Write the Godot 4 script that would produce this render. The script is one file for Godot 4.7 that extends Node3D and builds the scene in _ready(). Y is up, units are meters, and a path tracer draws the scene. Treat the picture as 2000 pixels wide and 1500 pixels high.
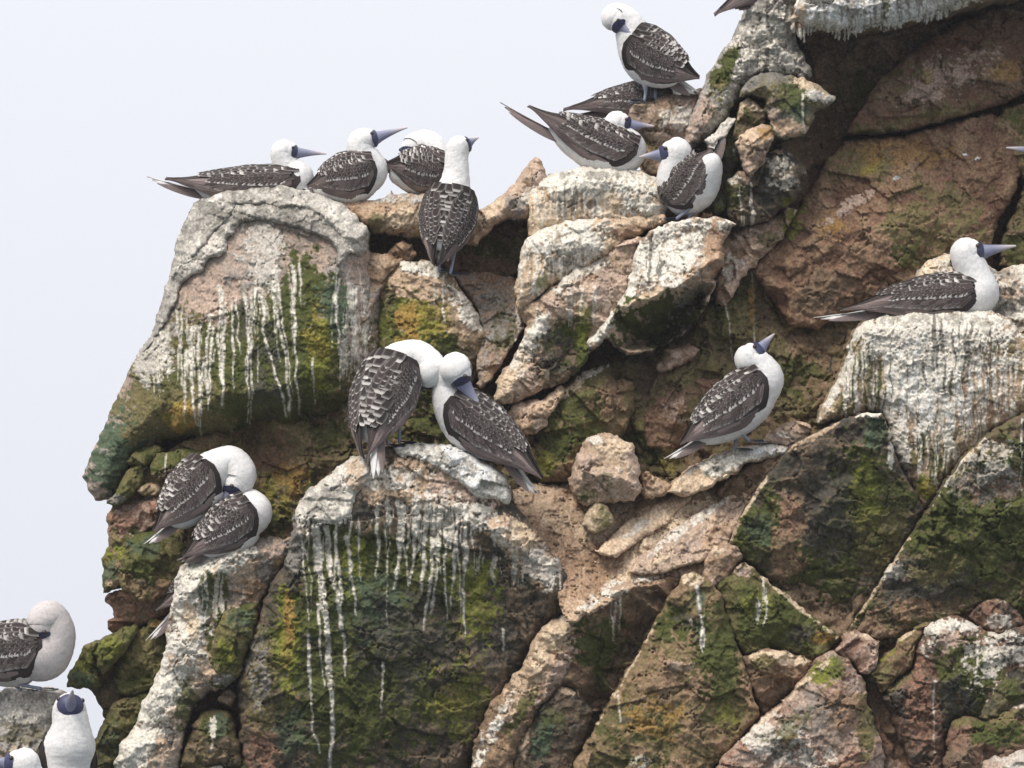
extends Node3D
# A sea cliff with nesting seabirds, seen from a boat through a long lens.
# One unit of the tracing is 1/SCALE metre; x to the right, y down, z towards the viewer.

const SCALE := 550.0
const STEP := 2.2
const HALF_W := 1000.0
const HALF_H := 750.0
const PITCH := 6.0
const RANGE := 11000.0
const CENTRE := Vector3(0.0, 5.2, 0.0)

var eye_at := Vector3.ZERO
var eye_basis := Basis()
var rng := RandomNumberGenerator.new()
var blocks := FastNoiseLite.new()
var swell := FastNoiseLite.new()
var rough := FastNoiseLite.new()
var grain := FastNoiseLite.new()
var flow := FastNoiseLite.new()
var cracks := FastNoiseLite.new()
var rock_material := StandardMaterial3D.new()
var crust_material := StandardMaterial3D.new()
var feather_material := StandardMaterial3D.new()
var horn_material := StandardMaterial3D.new()
var eye_material := StandardMaterial3D.new()
var taken := {}

# base colours, linear
var tone := {
	"brown": Color(0.232, 0.156, 0.100), "umber": Color(0.150, 0.110, 0.075), "tan": Color(0.45, 0.335, 0.238), "pink": Color(0.40, 0.305, 0.248),
	"red": Color(0.218, 0.128, 0.090), "olive": Color(0.140, 0.120, 0.056), "moss": Color(0.070, 0.078, 0.026), "lime": Color(0.165, 0.175, 0.036), "yellow": Color(0.235, 0.195, 0.048),
	"teal": Color(0.075, 0.100, 0.062), "ochre": Color(0.31, 0.190, 0.062), "guano": Color(0.61, 0.575, 0.51), "crust": Color(0.42, 0.395, 0.355), "white": Color(0.78, 0.77, 0.735),
	"maroon": Color(0.172, 0.098, 0.068), "dark": Color(0.066, 0.062, 0.052), "grey": Color(0.215, 0.20, 0.182), "soil": Color(0.330, 0.222, 0.148), "buff": Color(0.54, 0.43, 0.31),
}


func _ready():
	set_view()
	set_sky()
	set_materials()
	build_setting()
	build_rocks()
	build_birds()


func set_view() -> void:
	eye_basis = Basis(Vector3.RIGHT, deg_to_rad(PITCH))
	eye_at = CENTRE + eye_basis.z * (RANGE / SCALE)
	var c := Camera3D.new()
	c.name = "camera"
	c.fov = rad_to_deg(2.0 * atan(HALF_H / RANGE))
	c.near = 0.5
	c.far = 4000.0
	c.position = eye_at
	c.basis = eye_basis
	add_child(c)


func set_sky() -> void:
	var e := Environment.new()
	var m := ProceduralSkyMaterial.new()
	# an even overcast, brighter overhead than low down
	m.sky_top_color = Color(0.985, 0.985, 0.995)
	m.sky_horizon_color = Color(0.560, 0.566, 0.588)
	m.sky_curve = 2.0
	m.sky_energy_multiplier = 1.6
	m.ground_bottom_color = Color(0.20, 0.22, 0.24)
	m.ground_horizon_color = Color(0.52, 0.54, 0.58)
	m.ground_curve = 0.05
	m.sun_angle_max = 1.0
	var s := Sky.new()
	s.sky_material = m
	e.background_mode = Environment.BG_SKY
	e.sky = s
	e.tonemap_mode = Environment.TONE_MAPPER_LINEAR
	e.tonemap_exposure = 1.0
	# sea haze in the air
	e.fog_enabled = true
	e.fog_density = 0.0008
	e.fog_light_color = Color(0.93, 0.94, 0.97)
	e.sdfgi_enabled = true
	e.ssao_enabled = true
	e.ssil_enabled = true
	var w := WorldEnvironment.new()
	w.name = "surroundings"
	w.environment = e
	add_child(w)
	var sun := DirectionalLight3D.new()
	sun.name = "veiled_sun"
	sun.light_energy = 1.1
	sun.light_color = Color(1.0, 0.97, 0.93)
	sun.light_angular_distance = 24.0
	sun.shadow_enabled = true
	sun.basis = Basis.looking_at(Vector3(0.46, -1.0, -0.62))
	add_child(sun)


func set_materials() -> void:
	rng.seed = 41
	blocks.seed = 3
	blocks.noise_type = FastNoiseLite.TYPE_CELLULAR
	blocks.cellular_return_type = FastNoiseLite.RETURN_CELL_VALUE
	blocks.cellular_jitter = 1.0
	blocks.frequency = 1.0
	blocks.fractal_type = FastNoiseLite.FRACTAL_FBM
	blocks.fractal_octaves = 2
	swell.seed = 5
	swell.noise_type = FastNoiseLite.TYPE_SIMPLEX_SMOOTH
	swell.frequency = 1.0
	swell.fractal_type = FastNoiseLite.FRACTAL_FBM
	swell.fractal_octaves = 3
	rough.seed = 8
	rough.noise_type = FastNoiseLite.TYPE_SIMPLEX
	rough.frequency = 1.0
	rough.fractal_type = FastNoiseLite.FRACTAL_RIDGED
	rough.fractal_octaves = 3
	grain.seed = 11
	grain.noise_type = FastNoiseLite.TYPE_SIMPLEX
	grain.frequency = 1.0
	grain.fractal_type = FastNoiseLite.FRACTAL_FBM
	grain.fractal_octaves = 3
	flow.seed = 15
	flow.noise_type = FastNoiseLite.TYPE_SIMPLEX
	flow.frequency = 1.0
	flow.fractal_type = FastNoiseLite.FRACTAL_FBM
	flow.fractal_octaves = 2
	cracks.seed = 21
	cracks.noise_type = FastNoiseLite.TYPE_CELLULAR
	cracks.cellular_return_type = FastNoiseLite.RETURN_DISTANCE2_SUB
	cracks.cellular_distance_function = FastNoiseLite.DISTANCE_EUCLIDEAN
	cracks.frequency = 1.0
	cracks.fractal_type = FastNoiseLite.FRACTAL_NONE
	for m in [rock_material, crust_material, feather_material, horn_material]:
		m.vertex_color_use_as_albedo = true
		m.roughness = 0.92
		m.metallic_specular = 0.25
	# the grit of the stone: fine grains and pits of its own colour
	var side := 1024
	var grit := Image.create(side, side, false, Image.FORMAT_RGB8)
	var fine_noise := FastNoiseLite.new()
	fine_noise.seed = 77
	fine_noise.noise_type = FastNoiseLite.TYPE_SIMPLEX
	fine_noise.frequency = 0.11
	fine_noise.fractal_octaves = 3
	var pits := FastNoiseLite.new()
	pits.seed = 78
	pits.noise_type = FastNoiseLite.TYPE_CELLULAR
	pits.frequency = 0.035
	var heights := fine_noise.get_seamless_image(side, side)
	var holes := pits.get_seamless_image(side, side)
	for y in side:
		for x in side:
			var h := heights.get_pixel(x, y).r
			var q := holes.get_pixel(x, y).r
			var v := clampf(0.66 + (h - 0.5) * 0.70 - 0.22 * smoothstep(0.30, 0.05, q), 0.05, 1.0)
			grit.set_pixel(x, y, Color(v, v, v).linear_to_srgb())
	var grit_texture := ImageTexture.create_from_image(grit)
	for m in [rock_material, crust_material]:
		m.albedo_texture = grit_texture
		m.uv1_triplanar = true
		m.uv1_world_triplanar = true
		m.uv1_scale = Vector3(0.62, 0.62, 0.62)
	rock_material.resource_name = "sea cliff rock"
	crust_material.resource_name = "guano crust"
	feather_material.resource_name = "feathers"
	horn_material.resource_name = "bill and skin"
	horn_material.roughness = 0.45
	horn_material.metallic_specular = 0.4
	var barbs := NoiseTexture2D.new()
	barbs.width = 512
	barbs.height = 512
	barbs.seamless = true
	barbs.as_normal_map = true
	barbs.bump_strength = 5.0
	barbs.noise = grain.duplicate()
	barbs.noise.frequency = 0.03
	feather_material.normal_enabled = true
	feather_material.normal_texture = barbs
	feather_material.normal_scale = 0.3
	var down := Image.create(256, 256, false, Image.FORMAT_RGB8)
	var tufts := grain.duplicate()
	tufts.frequency = 0.05
	var tuft_image: Image = tufts.get_seamless_image(256, 256)
	for y in 256:
		for x in 256:
			var v := clampf(0.93 + (tuft_image.get_pixel(x, y).r - 0.5) * 0.26, 0.6, 1.0)
			down.set_pixel(x, y, Color(v, v * 0.995, v * 0.985).linear_to_srgb())
	feather_material.albedo_texture = ImageTexture.create_from_image(down)
	feather_material.uv1_triplanar = true
	feather_material.uv1_scale = Vector3(5.0, 5.0, 5.0)
	eye_material.resource_name = "eye"
	eye_material.albedo_color = Color(0.03, 0.02, 0.02).linear_to_srgb()
	eye_material.roughness = 0.1


# a place in the tracing (x, y, depth) as a point in the world
func spot(px: float, py: float, z: float) -> Vector3:
	var d := eye_basis * Vector3((px - HALF_W) / RANGE, (HALF_H - py) / RANGE, -1.0)
	return eye_at + d * ((z / SCALE - eye_at.z) / d.z)


func numbered(called: String) -> String:
	if not taken.has(called):
		taken[called] = 0
		return called
	taken[called] += 1
	return "%s_%03d" % [called, taken[called]]


func tag(o: Node3D, label: String, category: String, group := "") -> void:
	o.set_meta("label", label)
	o.set_meta("category", category)
	if group:
		o.set_meta("group", group)


func committed(verts: PackedVector3Array, normals: PackedVector3Array, colors: PackedColorArray, index: PackedInt32Array) -> ArrayMesh:
	var a := []
	a.resize(Mesh.ARRAY_MAX)
	a[Mesh.ARRAY_VERTEX] = verts
	a[Mesh.ARRAY_NORMAL] = normals
	a[Mesh.ARRAY_COLOR] = colors
	a[Mesh.ARRAY_INDEX] = index
	var m := ArrayMesh.new()
	m.add_surface_from_arrays(Mesh.PRIMITIVE_TRIANGLES, a)
	return m


# turns every triangle so that its front lies on the side of its normals
func faced(verts: PackedVector3Array, normals: PackedVector3Array, index: PackedInt32Array) -> PackedInt32Array:
	for i in range(0, index.size(), 3):
		var a := verts[index[i]]
		var n := (verts[index[i + 1]] - a).cross(verts[index[i + 2]] - a)
		if n.dot(normals[index[i]] + normals[index[i + 1]] + normals[index[i + 2]]) > 0.0:
			var k := index[i + 1]
			index[i + 1] = index[i + 2]
			index[i + 2] = k
	return index


# ---------------------------------------------------------------- rock
# distance to an outline, positive inside
func inside_by(poly: PackedVector2Array, p: Vector2) -> float:
	var best := 1e12
	var within := false
	var a := poly[poly.size() - 1]
	for b in poly:
		var e := b - a
		var t := clampf((p - a).dot(e) / maxf(e.length_squared(), 1e-9), 0.0, 1.0)
		best = minf(best, (a + e * t).distance_squared_to(p))
		if (a.y > p.y) != (b.y > p.y) and p.x < e.x * (p.y - a.y) / e.y + a.x:
			within = not within
		a = b
	return sqrt(best) if within else -sqrt(best)


# runs of droppings from an edge downwards: each its own length, width and bends
func runs(x0: float, y0: float, x1: float, y1: float, length: float, count: int, wide: float) -> Array:
	var out := []
	for k in count:
		var f := clampf((k + rng.randf_range(-1.1, 2.1)) / count, 0.0, 1.0)
		var x := lerpf(x0, x1, f)
		var y := lerpf(y0, y1, f) + rng.randf_range(-6.0, 6.0)
		var long := length * (0.15 + 1.1 * pow(rng.randf(), 1.4))
		var p := ["drip", wide * (0.4 + 1.3 * pow(rng.randf(), 2.0)), x, y]
		for s in 3:
			x += rng.randf_range(-0.03, 0.045) * long
			y += long / 3.0
			p.append(x)
			p.append(y)
		out.append(p)
	return out


func pairs(flat: Array) -> PackedVector2Array:
	var out := PackedVector2Array()
	for i in range(0, flat.size(), 2):
		out.append(Vector2(flat[i], flat[i + 1]))
	return out


# One block of rock: an outline as it is seen from the sea, a plane [depth, slope to the right, slope downwards], ridge points that stand
# proud of the plane, and what grows and dries on it. All in tracing units; the block is as deep as "deep" says.
func slab(called: String, parent: Node3D, outline: Array, plane: Array, ridges: Array, base: Array, paints: Array, how := {}) -> MeshInstance3D:
	var poly := pairs(outline)
	var low := poly[0]
	var high := poly[0]
	for p in poly:
		low = low.min(p)
		high = high.max(p)
	var mid := (low + high) * 0.5
	var shape_poly := poly
	if how.has("on"):
		shape_poly = pairs(how.on)
		var l2 := shape_poly[0]
		var h2 := shape_poly[0]
		for p in shape_poly:
			l2 = l2.min(p)
			h2 = h2.max(p)
		mid = (l2 + h2) * 0.5
	var lift: float = how.get("lift", 0.0)
	var bevel: float = how.get("bevel", 16.0)
	var drop: float = how.get("drop", 18.0)
	var amp: float = how.get("amp", 1.0)
	var deep: float = how.get("deep", 170.0)
	var ragged: float = how.get("ragged", 7.0)
	var fringe: float = how.get("fringe", 0.0)
	var fringe_from: float = how.get("fringe_from", -1e9)
	var step: float = how.get("step", STEP)
	var mottle: float = how.get("mottle", 1.0)
	var how_joint: float = how.get("joint", 1.0)
	var warp: float = how.get("warp", 9.0)
	low -= Vector2(ragged + 2.0 * step, ragged + 2.0 * step)
	high += Vector2(ragged + 2.0 * step, ragged + 2.0 * step + fringe)
	low.x = maxf(low.x, -160.0)
	low.y = maxf(low.y, -120.0)
	high.x = minf(high.x, 2160.0)
	high.y = minf(high.y, 1600.0)
	var nx := int((high.x - low.x) / step) + 2
	var ny := int((high.y - low.y) / step) + 2
	# the depth of the faces, as triangles between outline and ridge points
	var pts := PackedVector2Array()
	var deeps := PackedFloat32Array()
	for p in shape_poly:
		pts.append(p)
		deeps.append(0.0)
	for i in range(0, ridges.size(), 3):
		pts.append(Vector2(ridges[i], ridges[i + 1]))
		deeps.append(ridges[i + 2])
	for c in [Vector2(-2500, -2500), Vector2(4500, -2500), Vector2(4500, 4500), Vector2(-2500, 4500)]:
		pts.append(c)
		deeps.append(0.0)
	var tris := Geometry2D.triangulate_delaunay(pts)
	var relief := PackedFloat32Array()
	relief.resize(nx * ny)
	for k in range(0, tris.size(), 3):
		var a := pts[tris[k]]
		var b := pts[tris[k + 1]]
		var c := pts[tris[k + 2]]
		var area := (b - a).cross(c - a)
		if absf(area) < 1e-6:
			continue
		var da := deeps[tris[k]]
		var db := deeps[tris[k + 1]]
		var dc := deeps[tris[k + 2]]
		var j0 := clampi(int(floor((minf(a.y, minf(b.y, c.y)) - low.y) / step)), 0, ny - 1)
		var j1 := clampi(int(ceil((maxf(a.y, maxf(b.y, c.y)) - low.y) / step)), 0, ny - 1)
		var i0 := clampi(int(floor((minf(a.x, minf(b.x, c.x)) - low.x) / step)), 0, nx - 1)
		var i1 := clampi(int(ceil((maxf(a.x, maxf(b.x, c.x)) - low.x) / step)), 0, nx - 1)
		if da == 0.0 and db == 0.0 and dc == 0.0:
			continue
		for j in range(j0, j1 + 1):
			for i in range(i0, i1 + 1):
				var p := Vector2(low.x + i * step, low.y + j * step)
				var u := (b - p).cross(c - p) / area
				var v := (c - p).cross(a - p) / area
				if u >= -1e-4 and v >= -1e-4 and u + v <= 1.0001:
					relief[j * nx + i] = da * u + db * v + dc * (1.0 - u - v)
	# the distance to the outline on a coarser grid, the outline ragged
	var cs := step * 3.0
	var cx := int((high.x - low.x) / cs) + 3
	var cy := int((high.y - low.y) / cs) + 3
	var coarse := PackedFloat32Array()
	coarse.resize(cx * cy)
	var coarse_own := PackedFloat32Array()
	if how.has("on"):
		coarse_own.resize(cx * cy)
	var shift: float = how.get("seed", mid.x * 0.37 + mid.y * 0.61)
	for j in cy:
		for i in cx:
			var p := Vector2(low.x + i * cs, low.y + j * cs)
			var q := p + Vector2(swell.get_noise_3d(p.x * 0.035, p.y * 0.035, shift), swell.get_noise_3d(p.x * 0.035, p.y * 0.035, shift + 40.0)) * ragged
			var fine := grain.get_noise_3d(p.x * 0.09, p.y * 0.09, shift + 80.0) * ragged * 0.45
			coarse[j * cx + i] = inside_by(poly, q) + fine
			if coarse_own.size():
				coarse_own[j * cx + i] = inside_by(shape_poly, q) + fine
	var kinds := []
	var boxes := PackedFloat32Array()
	for p in paints:
		if p[0] == "drip":
			var lo := Vector2(1e9, 1e9)
			var hi := Vector2(-1e9, -1e9)
			for i in range(2, p.size(), 2):
				lo = lo.min(Vector2(p[i], p[i + 1]))
				hi = hi.max(Vector2(p[i], p[i + 1]))
			var w: float = p[1] + 6.0
			boxes.append_array([lo.x - w, hi.x + w, lo.y - w, hi.y + w])
			kinds.append(2)
		else:
			var reach: float = maxf(p[3], p[4]) * 1.5
			if p.size() > 6 and p[6] is String:
				boxes.append_array([p[1] - p[3] * 1.5, p[1] + p[3] * 1.5, p[2] - p[4] * 1.5, p[2] + p[4] * 1.5])
				kinds.append(1)
			else:
				boxes.append_array([p[1] - reach, p[1] + reach, p[2] - reach, p[2] + reach])
				kinds.append(0)
	var place := PackedInt32Array()
	place.resize(nx * ny)
	place.fill(-1)
	var verts := PackedVector3Array()
	var colors := PackedColorArray()
	var dists := PackedFloat32Array()
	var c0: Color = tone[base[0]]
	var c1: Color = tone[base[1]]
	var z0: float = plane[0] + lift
	var origin := parent.position
	var out_limit := -0.8 * step
	for j in ny:
		for i in nx:
			var fx := i / 3.0
			var fy := j / 3.0
			var ci := int(fx)
			var cj := int(fy)
			var tx := fx - ci
			var ty := fy - cj
			var at := cj * cx + ci
			var g00 := coarse[at]
			var g10 := coarse[at + 1]
			var g01 := coarse[at + cx]
			var g11 := coarse[at + cx + 1]
			var d := lerpf(lerpf(g00, g10, tx), lerpf(g01, g11, tx), ty)
			var x := low.x + i * step
			var y := low.y + j * step
			if fringe > 0.0 and d < 0.0 and y > fringe_from:
				# dried drips that hang from the lower edge
				# a comb of hanging drips, each with its own length and a point
				var pitch := 8.5
				var bent := x + grain.get_noise_2d(x * 0.03, 2.0) * 7.0
				var cell := floorf(bent / pitch)
				var off := absf(bent - (cell + 0.5) * pitch + sin(cell * 12.9) * 1.6)
				var long := fringe * (0.22 + 0.78 * pow(absf(sin(cell * 78.233 + 1.3)), 2.6)) * (0.65 + 0.6 * swell.get_noise_2d(x * 0.012, 5.0))
				var reach := inside_by(poly, Vector2(x, y - long))
				if reach > 0.0:
					var below := clampf(-d / maxf(long, 1.0), 0.0, 1.0)
					d = maxf(d, minf((0.62 * pitch - off) - below * pitch * 0.48, reach))
			if d < out_limit:
				continue
			if d < 0.0:
				var grad := Vector2(lerpf(g10 - g00, g11 - g01, ty), lerpf(g01 - g00, g11 - g10, tx))
				if grad.length_squared() > 1e-6:
					grad = grad.normalized()
					x -= grad.x * d
					y -= grad.y * d
			var wi := clampf(i + swell.get_noise_3d(x * 0.02, y * 0.02, 7.0) * warp / step, 0.0, nx - 1.01)
			var wj := clampf(j + swell.get_noise_3d(x * 0.02, y * 0.02, 19.0) * warp / step, 0.0, ny - 1.01)
			var ri := int(wi)
			var rj := int(wj)
			var ra := rj * nx + ri
			var z := lerpf(lerpf(relief[ra], relief[ra + 1], wi - ri), lerpf(relief[ra + nx], relief[ra + nx + 1], wi - ri), wj - rj)
			z += z0 + plane[1] * (x - mid.x) + plane[2] * (y - mid.y)
			var e := d
			if coarse_own.size():
				e = lerpf(lerpf(coarse_own[at], coarse_own[at + 1], tx), lerpf(coarse_own[at + cx], coarse_own[at + cx + 1], tx), ty)
				if d < 12.0:
					var q := 1.0 - clampf(d / 12.0, 0.0, 1.0)
					z -= (1.0 - sqrt(maxf(0.0, 1.0 - q * q))) * (lift + 2.0)
			if e < bevel:
				var q := 1.0 - clampf(e / bevel, 0.0, 1.0)
				z -= (1.0 - sqrt(maxf(0.0, 1.0 - q * q))) * drop
			# fracture: blocky steps, swells, ridges and grain
			var blocky := blocks.get_noise_3d(x * 0.014 + y * 0.005, y * 0.018 - x * 0.006, shift)
			var wave := swell.get_noise_3d(x * 0.013, y * 0.013, shift + 5.0)
			var ridge := rough.get_noise_3d(x * 0.03, y * 0.03, shift + 11.0)
			var fine := grain.get_noise_3d(x * 0.16, y * 0.16, shift)
			var mid_n := grain.get_noise_3d(x * 0.05, y * 0.05, shift + 31.0)
			# joints in the stone: thin real grooves between the cells of a warped pattern
			var jx := x + wave * 26.0 + mid_n * 8.0
			var jy := y + ridge * 12.0
			var joint := cracks.get_noise_3d(jx * 0.0115 + jy * 0.004, jy * 0.0165 - jx * 0.005, shift * 0.3) + 1.0
			var groove := smoothstep(0.06, 0.0, joint) * how_joint * clampf(0.55 + wave * 1.4, 0.0, 1.0)
			z -= amp * groove * 10.0
			z += amp * (blocky * 12.0 + wave * 12.0 + ridge * 3.6 + mid_n * 2.3 + fine * (0.8 + 1.2 * ridge * wave))
			var speck := grain.get_noise_3d(x * 0.33, y * 0.33, shift + 3.0)
			var tint := clampf(0.5 + wave * 0.8 + mid_n * 0.7 + blocky * 0.35, 0.0, 1.0)
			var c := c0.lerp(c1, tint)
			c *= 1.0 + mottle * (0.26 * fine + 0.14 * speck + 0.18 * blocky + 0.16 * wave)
			for k in kinds.size():
				var b4 := k * 4
				if x < boxes[b4] or x > boxes[b4 + 1] or y < boxes[b4 + 2] or y > boxes[b4 + 3]:
					continue
				var p: Array = paints[k]
				var weight := 0.0
				var col: Color
				var heap := 0.0
				if kinds[k] == 2:
					var best := 1e9
					var along := 0.0
					var q := Vector2(x + grain.get_noise_2d(x * 0.015, y * 0.012) * 4.0, y)
					var segments := (p.size() - 4) / 2
					for s in segments:
						var a := Vector2(p[2 + s * 2], p[3 + s * 2])
						var b := Vector2(p[4 + s * 2], p[5 + s * 2])
						var ab := b - a
						var t := clampf((q - a).dot(ab) / ab.length_squared(), 0.0, 1.0)
						var dd := (a + ab * t).distance_to(q)
						if dd < best:
							best = dd
							along = (s + t) / segments
					var w: float = p[1] * 1.15 * (1.0 - 0.65 * along) * (0.9 + 0.4 * mid_n)
					weight = smoothstep(w * 0.5 + 1.2, w * 0.5 - 1.6, best + fine * 1.6) * clampf(1.0 + mid_n * 0.8 + speck * 0.3 - 0.08, 0.0, 0.94)
					col = tone["guano"]
					heap = 2.0
				else:
					var dx: float = x - p[1]
					var dy: float = y - p[2]
					if p.size() > 6 and not p[6] is String:
						var ang := deg_to_rad(p[6])
						var r := dx * cos(ang) + dy * sin(ang)
						dy = dy * cos(ang) - dx * sin(ang)
						dx = r
					var edge: float = 1.0 - (dx * dx / (p[3] * p[3]) + dy * dy / (p[4] * p[4]))
					if edge < -1.1:
						continue
					var seeded: float = p[1] * 0.13 + k * 7.0
					var n := 0.0
					if kinds[k] == 1:
						var wob := x + 7.0 * grain.get_noise_2d(x * 0.012, y * 0.012)
						n = 1.05 * flow.get_noise_3d(wob * 0.075, y * 0.0048, seeded) + 0.5 * flow.get_noise_3d(wob * 0.21, y * 0.008, seeded) + 0.10 * fine
					else:
						n = 0.75 * swell.get_noise_3d(x * 0.022, y * 0.022, seeded) + 0.6 * grain.get_noise_3d(x * 0.075, y * 0.075, seeded) + 0.20 * fine + 0.05 * speck
					var need := 1.0 if kinds[k] == 1 else 0.62
					weight = smoothstep(0.0, 0.28, minf(edge, 0.75) + n * 1.35 - need + p[5] * 0.6) * minf(1.0, p[5] + 0.35)
					col = tone[p[0]]
					heap = (3.0 if kinds[k] == 0 else 1.6) if p[0] in ["guano", "crust", "white"] else 1.2
				if weight > 0.003:
					col *= 1.0 + 0.22 * fine + 0.17 * speck + 0.16 * mid_n
					c = c.lerp(col, weight)
					z += heap * weight * (0.7 + 0.5 * fine)
			c.r = clampf(c.r, 0.012, 0.86)
			c.g = clampf(c.g, 0.012, 0.86)
			c.b = clampf(c.b, 0.010, 0.86)
			c *= 1.45
			c.a = 1.0
			place[j * nx + i] = verts.size()
			verts.append(spot(x, y, z) - origin)
			colors.append(c)
			dists.append(d)
	var index := PackedInt32Array()
	var rim := {}
	for j in ny - 1:
		for i in nx - 1:
			var at := j * nx + i
			var a := place[at]
			var b := place[at + 1]
			var c := place[at + nx]
			var d := place[at + nx + 1]
			var n := int(a >= 0) + int(b >= 0) + int(c >= 0) + int(d >= 0)
			if n < 3:
				continue
			var own := []
			if n == 4:
				if (i + j) % 2:
					own = [a, b, d, a, d, c]
				else:
					own = [a, b, c, b, d, c]
			elif a < 0:
				own = [b, d, c]
			elif b < 0:
				own = [a, d, c]
			elif c < 0:
				own = [a, b, d]
			else:
				own = [a, b, c]
			index.append_array(own)
			if n < 4 or dists[a] < step * 2.5 or dists[d] < step * 2.5 or dists[b] < step * 2.5 or dists[c] < step * 2.5:
				for t in range(0, own.size(), 3):
					for s in 3:
						var p: int = own[t + s]
						var q: int = own[t + (s + 1) % 3]
						var back := Vector2i(q, p)
						if rim.has(back):
							rim.erase(back)
						else:
							rim[Vector2i(p, q)] = true
	# normals from the faces
	var normals := PackedVector3Array()
	normals.resize(verts.size())
	for t in range(0, index.size(), 3):
		var a := index[t]
		var b := index[t + 1]
		var c := index[t + 2]
		var n := (verts[c] - verts[a]).cross(verts[b] - verts[a])
		normals[a] += n
		normals[b] += n
		normals[c] += n
	for k in normals.size():
		normals[k] = normals[k].normalized()
	# the sides, going back into the cliff, of bare stone behind the first bit
	var behind := Vector3(0.0, 0.09, -1.0) * (deep / SCALE)
	for edge in rim:
		var p: int = edge.x
		var q: int = edge.y
		if dists[p] > step * 2.6 and dists[q] > step * 2.6:
			continue
		var n := (verts[q] - verts[p]).cross(behind).normalized()
		var first := verts.size()
		for f in [0.0, minf(0.5, 9.0 / deep), 0.5, 1.0]:
			for k in [p, q]:
				var w: Vector3 = verts[k] + behind * f
				var at: Vector3 = (w + origin) * SCALE
				var bump := grain.get_noise_3d(at.x * 0.05, at.y * 0.05, at.z * 0.05)
				verts.append(w + n * bump * 0.008 * minf(1.0, f * 8.0))
				normals.append(n)
				var bare: Color = c0.lerp(c1, clampf(0.4 + bump, 0.0, 1.0)) * (1.0 + 0.4 * grain.get_noise_3d(at.x * 0.2, at.y * 0.2, at.z * 0.2))
				bare *= 1.45
				bare.a = 1.0
				colors.append(colors[k].lerp(bare, 0.0 if f == 0.0 else 1.0))
		for k in 3:
			var ring := first + k * 2
			index.append_array([ring, ring + 2, ring + 1, ring + 1, ring + 2, ring + 3])
	var o := MeshInstance3D.new()
	o.name = called
	o.mesh = committed(verts, normals, colors, index)
	o.material_override = crust_material if how.has("on") else rock_material
	parent.add_child(o, true)
	return o


# a block as a thing of its own; crusts are parts of it
func block(called: String, label: String, category: String, outline: Array, plane: Array, ridges: Array, base: Array, paints: Array, how := {}, crusts := []) -> Node3D:
	var foot := Vector2(0, 0)
	for i in range(0, outline.size(), 2):
		foot.x += outline[i] / (outline.size() / 2.0)
		foot.y = maxf(foot.y, outline[i + 1])
	var o := Node3D.new()
	o.name = numbered(called)
	o.position = spot(foot.x, foot.y, plane[0])
	add_child(o)
	if label:
		tag(o, label, category)
	slab("stone", o, outline, plane, ridges, base, paints, how)
	for c in crusts:
		var h: Dictionary = c[3].duplicate()
		h.on = outline
		for k in ["bevel", "drop", "warp"]:
			if how.has(k):
				h[k] = how[k]
		h.amp = how.get("amp", 1.0)
		h.seed = how.get("seed", shape_seed(outline))
		h.deep = h.get("deep", 14.0)
		slab("guano_crust", o, c[0], plane, ridges, c[1], c[2], h)
	return o


func shape_seed(outline: Array) -> float:
	var p := pairs(outline)
	var low := p[0]
	var high := p[0]
	for q in p:
		low = low.min(q)
		high = high.max(q)
	return (low.x + high.x) * 0.5 * 0.37 + (low.y + high.y) * 0.5 * 0.61


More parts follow.
